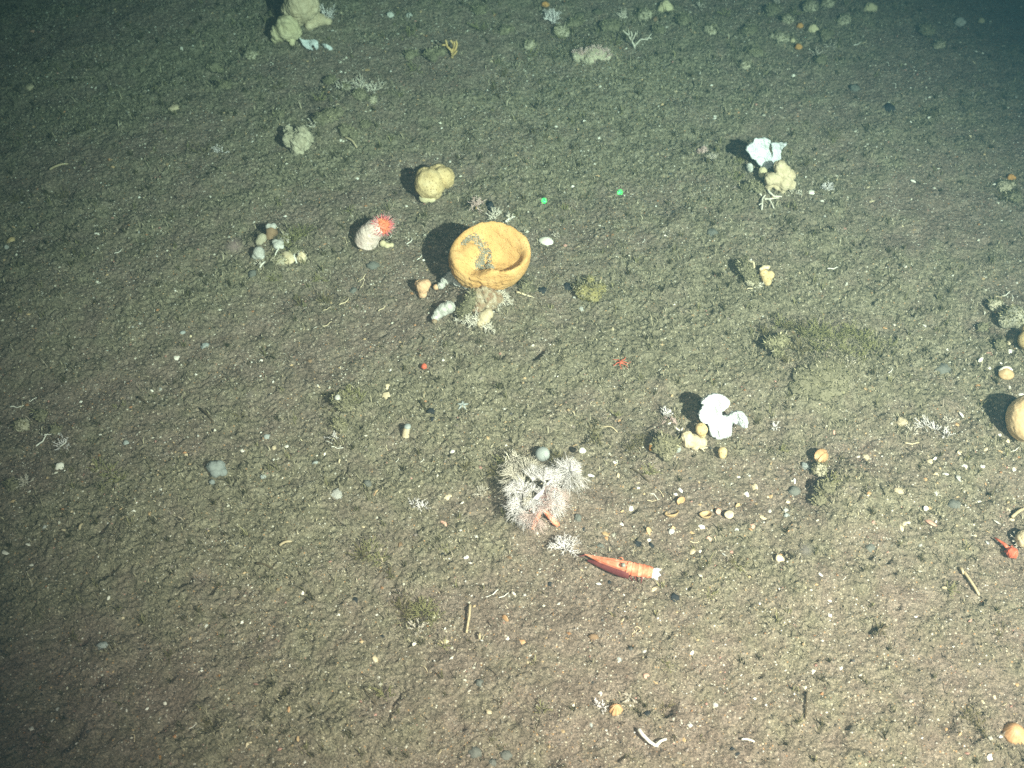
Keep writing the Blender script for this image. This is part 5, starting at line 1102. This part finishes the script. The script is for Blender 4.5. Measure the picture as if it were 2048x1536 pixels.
for px, py, d, i, rz in [(237, 502, 22, 0, .1), (1183, 803, 15, 2, 1.6), (668, 872, 20, 3, 1.), (658, 885, 18, 1, 2.2), (675, 895, 28, 2, .3), (725, 556, 30, 1, .6), (765, 615, 26, 2, 1.3), (725, 568, 22, 1, .9), (690, 603, 34, 0, .15), (655, 650, 26, 4, .1), (985, 1186, 34, 4, 0.0), (1008, 1190, 26, 1, 0.1), (852, 1338, 26, 4, 1.4), (475, 1208, 18, 2, .8), (385, 1452, 20, 1, .2), (445, 1472, 16, 2, 2.4),
        (268, 1475, 24, 0, 1.3), (1260, 1500, 16, 0, 1.4), (1668, 535, 30, 1, -.2), (1470, 1478, 0, 0, 0), (1277, 1258, 26, 3, .3), (1270, 1262, 20, 2, 1.2), (1825, 887, 34, 1, -.4), (1390, 1082, 24, 0, -.7), (2030, 900, 26, 1, .1), (2012, 590, 28, 1, .2), (2000, 595, 22, 2, .5), (2024, 597, 22, 1, .9), (1945, 605, 12, 0, .5), (1948, 652, 12, 0, .5), (1310, 990, 28, 0, 1.5), (1322, 985, 24, 1, 1.6), (1304, 1000, 22, 2, .4),
        (1780, 745, 22, 0, .3), (60, 800, 30, 1, .2), (35, 815, 30, 2, .5), (100, 868, 26, 2, .8), (70, 825, 22, 0, .3), (85, 880, 40, 1, .7), (45, 810, 20, 1, 1.2), (130, 888, 26, 1, 0.6), (1650, 268, 0, 0, 0), (1790, 170, 22, 0, .9), (1776, 128, 18, 0, 1.0), (1715, 90, 24, 1, .2), (1730, 85, 20, 1, .4), (1945, 187, 20, 0, .8), (1925, 205, 18, 0, .7), (1070, 450, 0, 0, 0), (1205, 452, 20, 2, .1), (1288, 480, 16, 0, .5),
        (820, 480, 26, 0, .4), (690, 480, 26, 0, 1.4), (840, 515, 22, 0, .4), (780, 475, 20, 0, .3), (980, 465, 0, 0, 0), (655, 620, 20, 1, 0.2), (608, 655, 18, 0, 1.0), (795, 920, 16, 0, .5), (845, 920, 16, 0, .4), (1140, 800, 0, 0, 0), (1070, 870, 0, 0, 0), (1320, 740, 14, 0, .3), (1690, 1155, 16, 1, .4), (1845, 1025, 0, 0, 0), (1060, 905, 14, 1, .1)]:
    if d: put_tube(px, py, d, 'tube' if (px + py) % 3 else 'creamshell', i=i, rotz=rz)
b0 = floor_at(1300, 1480)
coral_px('worm_tube', [([(1277, 1461), (1285, 1474), (1298, 1487), (1311, 1494)], 4.2), ([(1311, 1494), (1320, 1486), (1332, 1480)], 3.6)], 'thick white V-shaped tube near the bottom edge', 'worm tube', 'tube', z=None, at=(1300, 1482))
coral_px('worm_tube', [([(1483, 1480), (1492, 1481), (1503, 1484), (1508, 1485)], 2.6)], 'white bone-shaped tube at the bottom right of the V-shaped tube', 'worm tube', 'tube', z=None, at=(1494, 1482))
mb = MB()
for pl, r, lab in [([(940, 1211), (939, 1235), (933, 1268)], 3.2, 'upright tan stick near the bottom, longest one there'), ([(959, 1280), (960, 1268)], 3, 'short tan stub right of the upright tan stick'), ([(1926, 1145), (1936, 1163), (1950, 1185), (1957, 1192)], 3.2, 'slender cream spine lying slanted at the lower right'), ([(100, 342), (120, 336), (137, 330)], 2.6, 'orange-tan stick in the dim upper left'),
                     ([(691, 277), (705, 287), (714, 298)], 2.4, 'pale slanted stick right of the fuzzy grey sponge'), ([(560, 1093), (572, 1089), (584, 1085)], 3.2, 'short cream stick left of the lower mud, lying level'), ([(2022, 1037), (2036, 1027), (2048, 1020)], 3.6, 'cream tube slanting out of the right edge'), ([(1846, 206), (1855, 200)], 0, ''), ([(160, 1061), (167, 1050)], 3, 'short cream stick near the left edge'),
                     ([(1918, 1138), (1925, 1150)], 3, 'orange-cream stub at the upper end of the slender spine'), ([(400, 818), (415, 832), (428, 848)], 2.0, 'thin dark twig on the mud left of the mossy clump'), ([(275, 795), (297, 810)], 1.8, 'thin dark twig, short, in the mud at the left'), ([(512, 1128), (530, 1133), (547, 1140)], 2.2, 'thin dark twig lying above the cream shell pieces at lower left'), ([(1260, 938), (1278, 950), (1298, 965)], 1.8, 'thin dark twig left of the shell rubble'),
                     ([(725, 1375), (738, 1392), (755, 1412)], 1.5, 'thin brown twig meeting the crack in the mud'), ([(1770, 1250), (1758, 1268), (1760, 1275)], 2.4, 'short brown twig at the lower right'), ([(1612, 1385), (1610, 1440)], 2.0, 'long thin reddish twig near the bottom right'), ([(978, 1160), (960, 1195), (972, 1150)], 0, ''), ([(1205, 855), (1222, 858), (1235, 866)], 1.8, 'thin rusty twig above the shell rubble'), ([(205, 1385), (220, 1382), (236, 1376)], 2.2, 'thin dark twig in the mud at bottom left')]:
    if r: coral_px('twig', [(pl, r)], lab, 'twig', 'darktwig' if 'dark' in lab or 'brown' in lab or 'reddish' in lab else 'twig', z=None, rise=.003, at=pl[0])
b0 = floor_at(1231, 1420)
o = solo('striped_barnacle', dome_mb(.0065, .0062, .0075, ribs=9, rib_amp=.16, conc=3, seed=44).mesh('striped_barnacle', M['orangeshell']), b0, 'orange and cream ribbed barnacle near the bottom', 'barnacle'); THINGS.append((o, 1231, 1415))
# open rings and half shells of the rubble patch
for px, py, r, m, lab, tl in [(1458, 1031, .0062, 'creamshell', 'round cream disc in the shell rubble', .15), (1411, 1031, .0078, 'tanshell', 'brown-rimmed half shell lying open in the shell rubble', 2.75), (1343, 1028, .0085, 'tanshell', 'broken curved tan shell at the left of the shell rubble', 2.6), (1362, 1005, .0065, 'orangeshell', 'orange-brown shard standing in the shell rubble', 1.0), (1437, 1024, .004, 'pinkshell', 'small reddish shard between ring and half shell', .6)]:
    g = floor_at(px, py); mb = dome_mb(r, r * .82, r * (.2 if tl < .3 or tl < 1.5 else .6), conc=3, seed=px, cut=.12 if tl > .3 else None)
    o = solo('shell_valve', mb.mesh('shell_valve', M[m]), g + np.array([0, 0, r * .35]), lab, 'shell', rotz=.5); o.rotation_euler = (tl, .2, .6)
# low silted rubble lumps, mostly along the far edge
for i, (px, py, r) in enumerate([(1120, 62, 14), (1150, 45, 12), (1215, 52, 15), (1290, 30, 14), (1320, 60, 11), (1365, 40, 13), (1420, 60, 12), (960, 20, 13), (1010, 60, 11), (1060, 90, 12), (720, 190, 14), (690, 175, 11), (745, 200, 10), (660, 160, 11), (1500, 60, 13), (1560, 75, 12), (1545, 20, 14), (1650, 70, 13), (1690, 40, 12), (1640, 120, 11), (1850, 60, 13), (1880, 90, 10), (430, 140, 12), (445, 170, 11), (500, 110, 11), (820, 110, 11), (1510, 105, 14), (1490, 130, 11), (560, 230, 10), (730, 250, 10), (1640, 940, 14), (1655, 975, 15), (1640, 1000, 12), (1990, 610, 14), (2000, 690, 13), (1965, 655, 10), (2008, 372, 14), (2030, 395, 12), (80, 830, 13), (45, 850, 14), (110, 860, 10), (25, 970, 13), (560, 520, 12), (590, 500, 10), (1050, 575, 14)]):
    g = floor_at(px, py + r * .4); rr2 = random.Random(i)
    o = link('silted_lump', sculpt(lumps(g, [(px, py, r, .3, .7), (px + rr2.uniform(-1, 1) * r, py + r * .3, r * .7, .25, .7), (px + rr2.uniform(-1.2, 1.2) * r, py - r * .2, r * .6, .35, .8)], 200 + i, .3), 'silted_lump', M['rock'] if i % 3 else M['greybeige'], .0013, 2, .002, 220, i), None, g)
    o['category'] = 'silted lump'; o['group'] = 'low silt-covered lumps'; PENDING.append((o, 'low olive silt-covered lump' if i % 3 else 'low greyish lump', px, py))
# hydroid tufts
def put_tuft(px, py, L, n, m, desc, spread=1.0, name='hydroid_tuft'):
    g = floor_at(px, py); key = int(px * 7 + py)
    o = link(name, tuft_mb(n, L, key, spread=spread).mesh(name, M[m]), None, g); o['category'] = 'hydroid'; o['group'] = 'hydroid tufts growing from the mud'
    PENDING.append((o, desc, px, py))
for px, py, L, n, m in [(822, 1235, .018, 34, 'darktuft'), (850, 1222, .017, 30, 'tuft'), (805, 1212, .013, 24, 'darktuft'), (868, 1240, .013, 20, 'tuft'), (835, 1258, .011, 18, 'bushcream'), (585, 480, .018, 26, 'tuft'), (602, 470, .017, 24, 'tuft'), (570, 492, .013, 18, 'tuft'), (722, 1112, .014, 18, 'darktuft'), (740, 1105, .016, 24, 'tuft'), (760, 1120, .011, 14, 'tuft'),
        (1560, 650, .015, 20, 'tuft'), (1590, 660, .019, 30, 'darktuft'), (1615, 672, .021, 32, 'tuft'), (1640, 664, .021, 32, 'tuft'), (1668, 680, .019, 28, 'tuft'), (1700, 668, .019, 28, 'tuft'), (1725, 680, .017, 26, 'tuft'), (1745, 700, .014, 20, 'tuft'), (1600, 700, .018, 24, 'darktuft'), (1640, 700, .016, 22, 'tuft'), (1690, 708, .015, 22, 'tuft'), (1530, 670, .012, 18, 'darktuft'), (1575, 725, .012, 18, 'darktuft'), (1720, 715, .012, 16, 'tuft'), (1780, 690, .01, 12, 'tuft'),
        (1485, 1138, .011, 14, 'tuft'), (1470, 1128, .010, 12, 'darktuft'), (1300, 945, .013, 18, 'tuft'), (1280, 880, .013, 18, 'darktuft'), (1262, 900, .011, 14, 'darktuft'), (1005, 925, .014, 20, 'tuft'), (990, 945, .013, 16, 'darktuft'), (1010, 965, .013, 18, 'darktuft'), (700, 790, .013, 20, 'tuft'), (720, 800, .012, 16, 'tuft'), (660, 815, .011, 14, 'darktuft'), (650, 605, .013, 16, 'darktuft'), (600, 610, .012, 14, 'darktuft'), (640, 560, .011, 12, 'tuft'), (545, 560, .011, 12, 'tuft'),
        (480, 835, .010, 10, 'darktuft'), (220, 945, .013, 16, 'tuft'), (195, 935, .012, 14, 'tuft'), (240, 960, .012, 14, 'tuft'), (405, 302, .018, 12, 'darktuft'), (440, 305, .014, 10, 'bushwhite'), (125, 395, .016, 12, 'darktuft'), (40, 400, .014, 10, 'darktuft'), (2000, 395, .013, 16, 'darktuft'), (2030, 380, .012, 14, 'darktuft'), (1860, 232, .013, 12, 'darktuft'), (1668, 275, .013, 14, 'darktuft'), (1608, 330, .012, 12, 'darktuft'), (1470, 355, .014, 12, 'tuft'), (1480, 330, .013, 10, 'tuft'),
        (1900, 1180, .011, 12, 'tuft'), (1940, 1440, .013, 16, 'darktuft'), (1960, 1455, .012, 14, 'darktuft'), (2000, 1270, .011, 12, 'darktuft'), (1760, 1260, .010, 10, 'darktuft'), (1420, 1190, .009, 10, 'tuft'), (930, 935, .010, 12, 'darktuft'), (895, 1100, .010, 12, 'tuft'), (780, 1150, .010, 10, 'darktuft'), (1335, 1330, .009, 10, 'tuft'), (1330, 1415, .012, 14, 'darktuft'), (1085, 1420, .010, 10, 'tuft'), (770, 1390, .013, 14, 'tuft'), (560, 1395, .011, 14, 'darktuft'), (890, 1290, .009, 8, 'tuft'),
        (420, 1455, .011, 16, 'darktuft'), (340, 1310, .010, 12, 'darktuft'), (150, 1280, .010, 12, 'darktuft'), (85, 1490, .012, 12, 'darktuft'), (1230, 85, .016, 12, 'tuft'), (1120, 75, .015, 14, 'tuft'), (1060, 110, .014, 12, 'tuft'), (960, 60, .016, 12, 'tuft'), (820, 70, .014, 10, 'tuft'), (720, 180, .014, 12, 'bushcream'), (760, 175, .014, 12, 'bushcream'), (830, 140, .014, 10, 'tuft'), (640, 200, .014, 12, 'tuft'), (560, 180, .014, 10, 'darktuft'), (700, 420, .012, 10, 'tuft'), (1010, 150, .014, 14, 'darktuft'), (1130, 420, .010, 10, 'tuft'),
        (1630, 110, .012, 10, 'bushcream'), (1660, 95, .013, 12, 'bushcream'), (1590, 30, .012, 12, 'tuft'), (1560, 8, .014, 12, 'bushcream'), (1450, 30, .012, 12, 'tuft'), (1400, 15, .013, 12, 'bushcream'), (1230, 830, .010, 12, 'tuft'), (1560, 900, .010, 12, 'tuft'), (1640, 930, .011, 16, 'darktuft'), (1660, 960, .011, 16, 'tuft'), (1648, 990, .010, 14, 'darktuft'), (1820, 865, .012, 12, 'bushcream'), (1850, 850, .012, 12, 'bushwhite'), (1870, 860, .011, 12, 'bushwhite'), (1895, 845, .010, 10, 'bushcream'), (1550, 855, .009, 8, 'bushwhite'), (1180, 860, .011, 12, 'darktuft'), (1195, 885, .012, 14, 'darktuft'),
        (830, 1010, .010, 14, 'bushwhite'), (845, 1016, .009, 12, 'bushwhite'), (960, 985, .010, 12, 'bushcream'), (1205, 1415, .007, 14, 'bushwhite'), (1195, 1408, .006, 10, 'bushwhite'), (1260, 1395, .008, 10, 'bushcream'), (665, 875, .008, 12, 'bushwhite'), (128, 890, .012, 14, 'bushwhite'), (55, 965, .012, 14, 'bushcream'), (2000, 620, .012, 10, 'bushcream'), (1890, 870, .012, 12, 'bushwhite'), (1700, 730, .010, 12, 'bushcream'), (1110, 470, .008, 10, 'bushcream'), (1545, 310, .006, 6, 'tuft')]:
    w = {'darktuft': 'dark brown hydroid tuft', 'tuft': 'olive hydroid tuft', 'bushcream': 'cream hydroid wisp', 'bushwhite': 'white hydroid wisp'}[m]
    put_tuft(px, py, L * (1.0 if py > 400 else 1.05), n, m, w, 1.15)
finish_labels()
# ------------------------------------------------------------------ fuzz and grit covering the mud (uncountable)
def scatter(n, power=1.0):
    """points over the visible floor, denser toward the camera"""
    px = RNG.uniform(-60, 2108, n); py = RNG.uniform(-60, 1600, n)
    d0 = FWD[None] + np.array([[1., 0, 0]]) * ((px - 1024) / 1024 * TH)[:, None] + UPV[None] * ((768 - py) / 1024 * TH)[:, None]
    t = -CAM_H / d0[:, 2]
    return d0[:, 0] * t, d0[:, 1] * t
def uniform_floor(n):
    x, y = RNG.uniform(X0, X1, n), RNG.uniform(Y0 + .02, Y1, n)
    k = (np.abs(x) < (.38 + .33 * y) )
    return x[k], y[k]
x, y = uniform_floor(520000)
# extra fuzz drifted against everything that stands on the mud
ex, ey = [], []
for o, px, py in THINGS + [(q[0], q[2], q[3]) for q in PENDING]:
    if o.type == 'EMPTY' or o.dimensions.x > .012:
        rr_ = .022 if o.type == 'EMPTY' else max(o.dimensions.x, o.dimensions.y) * .55
        n_ = int(40 + rr_ * 9000); a_ = RNG.uniform(0, 6.283, n_); d_ = rr_ * (1 + .28 * np.abs(RNG.normal(0, 1, n_)))
        ex.append(o.location.x + np.cos(a_) * d_); ey.append(o.location.y + np.sin(a_) * d_)
ex, ey = np.concatenate(ex), np.concatenate(ey)
f = fuzz_mask(x, y)
clump = np.clip(perlin(x * 60, y * 60, 31) + .45, 0, 1)
k = RNG.random(len(x)) < (.22 + .78 * f) * (.25 + .75 * clump)
cx_, cy_ = uniform_floor(2000); cm = RNG.random(len(cx_)) < .25 + .75 * fuzz_mask(cx_, cy_); cx_, cy_ = cx_[cm], cy_[cm]
nc = RNG.integers(6, 16, len(cx_)); tx = np.repeat(cx_, nc) + RNG.normal(0, .0016, nc.sum()); ty = np.repeat(cy_, nc) + RNG.normal(0, .0016, nc.sum())
nbase = k.sum() + len(ex)
x, y = np.concatenate([x[k], ex, tx]), np.concatenate([y[k], ey, ty]); f = fuzz_mask(x, y)
n = len(x)
L = RNG.lognormal(math.log(.0026), .42, n) * (.7 + .6 * f)
tall = RNG.random(n) < .04; tall[nbase:] = True; L = np.where(tall, L * 2.1 + .002, L)
w = RNG.uniform(.0003, .0008, n)
a = RNG.uniform(0, 2 * np.pi, n); lean = np.where(tall, RNG.uniform(.05, .7, n), RNG.uniform(.3, 1.5, n))
z = height(x, y) - .0006
dirx, diry = np.cos(a), np.sin(a)
b2 = a + RNG.uniform(-1.2, 1.2, n) + np.pi / 2
ox, oy = np.cos(b2) * w, np.sin(b2) * w
p = np.stack([x, y, z], 1)
mid = p + np.stack([dirx * L * .5 * np.sin(lean) * .6, diry * L * .5 * np.sin(lean) * .6, L * .55 * np.maximum(np.cos(lean * .6), .15)], 1)
tip = p + np.stack([dirx * L * np.sin(lean), diry * L * np.sin(lean), L * np.maximum(np.cos(lean), .12)], 1)
o = np.stack([ox, oy, np.zeros(n)], 1)
V = np.stack([p - o, p + o, mid + o * .8, tip, mid - o * .8], 1).reshape(-1, 3)
i = np.arange(n) * 5
F = np.stack([i, i + 1, i + 2, i, i + 2, i + 4, i + 4, i + 2, i + 3], 1).ravel()
base = np.where(RNG.random(n)[:, None] < f[:, None], np.array([[.210, .190, .132]]), np.array([[.195, .166, .134]]))
base = base * RNG.lognormal(0, .36, n)[:, None]
base[RNG.random(n) < .045] = (.46, .42, .31)
base[RNG.random(n) < .03] = (.05, .042, .028)
base[nbase:] = np.repeat(np.where(RNG.random(len(nc))[:, None] < .6, np.array([[.085, .075, .04]]), np.array([[.20, .185, .105]])), nc, 0) * RNG.lognormal(0, .3, n - nbase)[:, None]
link('sediment_fuzz', raw_mesh('sediment_fuzz', V, F, 3, TINT, False, np.repeat(base, 5, 0)))['kind'] = 'stuff'

x, y = uniform_floor(230000)
f = fuzz_mask(x, y)
k = RNG.random(len(x)) < (1 - .5 * f) * (.35 + .9 * np.clip(perlin(x * 14, y * 14, 33) + .4, 0, 1))
x, y = x[k], y[k]; n = len(x)
r = np.clip(RNG.lognormal(math.log(.00042), .45, n), .0002, .0021)
big = RNG.random(n) < .016; r = np.where(big, RNG.uniform(.0011, .0024, n), r)
z = height(x, y) + r * .3
OCT = np.array([(1, 0, 0), (-1, 0, 0), (0, 1, 0), (0, -1, 0), (0, 0, 1), (0, 0, -1)], float)
OF = np.array([0, 2, 4, 2, 1, 4, 1, 3, 4, 3, 0, 4, 2, 0, 5, 1, 2, 5, 3, 1, 5, 0, 3, 5])
sc = RNG.uniform(.55, 1.5, (n, 3)); th = RNG.uniform(0, np.pi, n)
V = OCT[None] * sc[:, None] * r[:, None, None]
cx, sx = np.cos(th)[:, None], np.sin(th)[:, None]
V = np.stack([V[..., 0] * cx - V[..., 1] * sx, V[..., 0] * sx + V[..., 1] * cx, V[..., 2] * .8], -1) + np.stack([x, y, z], 1)[:, None]
F = (OF[None] + (np.arange(n) * 6)[:, None]).ravel()
pal = np.array([(.62, .60, .52), (.75, .74, .70), (.48, .36, .22), (.40, .22, .12), (.10, .10, .10), (.26, .22, .20), (.45, .26, .22)])
ci = RNG.choice(len(pal), n, p=[.31, .12, .22, .07, .08, .13, .07])
cl = pal[ci] * RNG.uniform(.6, 1.1, n)[:, None]
link('shell_grit', raw_mesh('shell_grit', V.reshape(-1, 3), F, 3, TINT, False, np.repeat(cl, 6, 0)))['kind'] = 'stuff'

# silt fuzz grown over the stones and mounds
bpy.context.view_layer.update()
for o in list(COL.objects):
    nm = o.name.split('.')[0]
    if o.type != 'MESH' or not (nm in ('mud_chimney', 'low_stone', 'mossy_stone', 'mussel_stone', 'mossy_clump', 'mound_sponge') or nm == 'silted_lump' or (nm == 'ball_sponge' and o.data.materials[0].name == 'grey_sponge_skin') or (nm == 'lumpy_sponge' and o.data.materials[0].name == 'silty_rock')): continue
    me = o.data; nv = len(me.vertices)
    v = np.empty(nv * 3, np.float32); me.vertices.foreach_get('co', v); v = v.reshape(-1, 3)
    nr = np.empty(nv * 3, np.float32); me.vertices.foreach_get('normal', nr); nr = nr.reshape(-1, 3)
    ids = np.nonzero(nr[:, 2] > .15)[0]
    if not len(ids): continue
    n = min(4200, int(len(ids) * .35)); ids = RNG.choice(ids, n)
    p, q = v[ids], nr[ids]; t_ = RNG.normal(0, .7, (n, 3)); d = q + t_; d /= np.linalg.norm(d, axis=1)[:, None]
    L = RNG.lognormal(math.log(.0030), .45, n)[:, None]; s_ = np.cross(d, RNG.normal(0, 1, (n, 3))); s_ /= np.linalg.norm(s_, axis=1)[:, None]; s_ *= RNG.uniform(.0004, .0009, n)[:, None]
    V = np.stack([p - s_, p + s_, p + d * L * .5 + s_ * .8, p + d * L + np.array([0, 0, -.0006]), p + d * L * .5 - s_ * .8], 1).reshape(-1, 3)
    i = np.arange(n) * 5; F = np.stack([i, i + 1, i + 2, i, i + 2, i + 4, i + 4, i + 2, i + 3], 1).ravel()
    base = np.array([[.20, .185, .115]]) * RNG.lognormal(0, .35, n)[:, None]
    base[RNG.random(n) < .06] = (.44, .40, .30)
    link('silt_fuzz', raw_mesh('silt_fuzz', V, F, 3, TINT, False, np.repeat(base, 5, 0)), o)['kind'] = 'stuff'
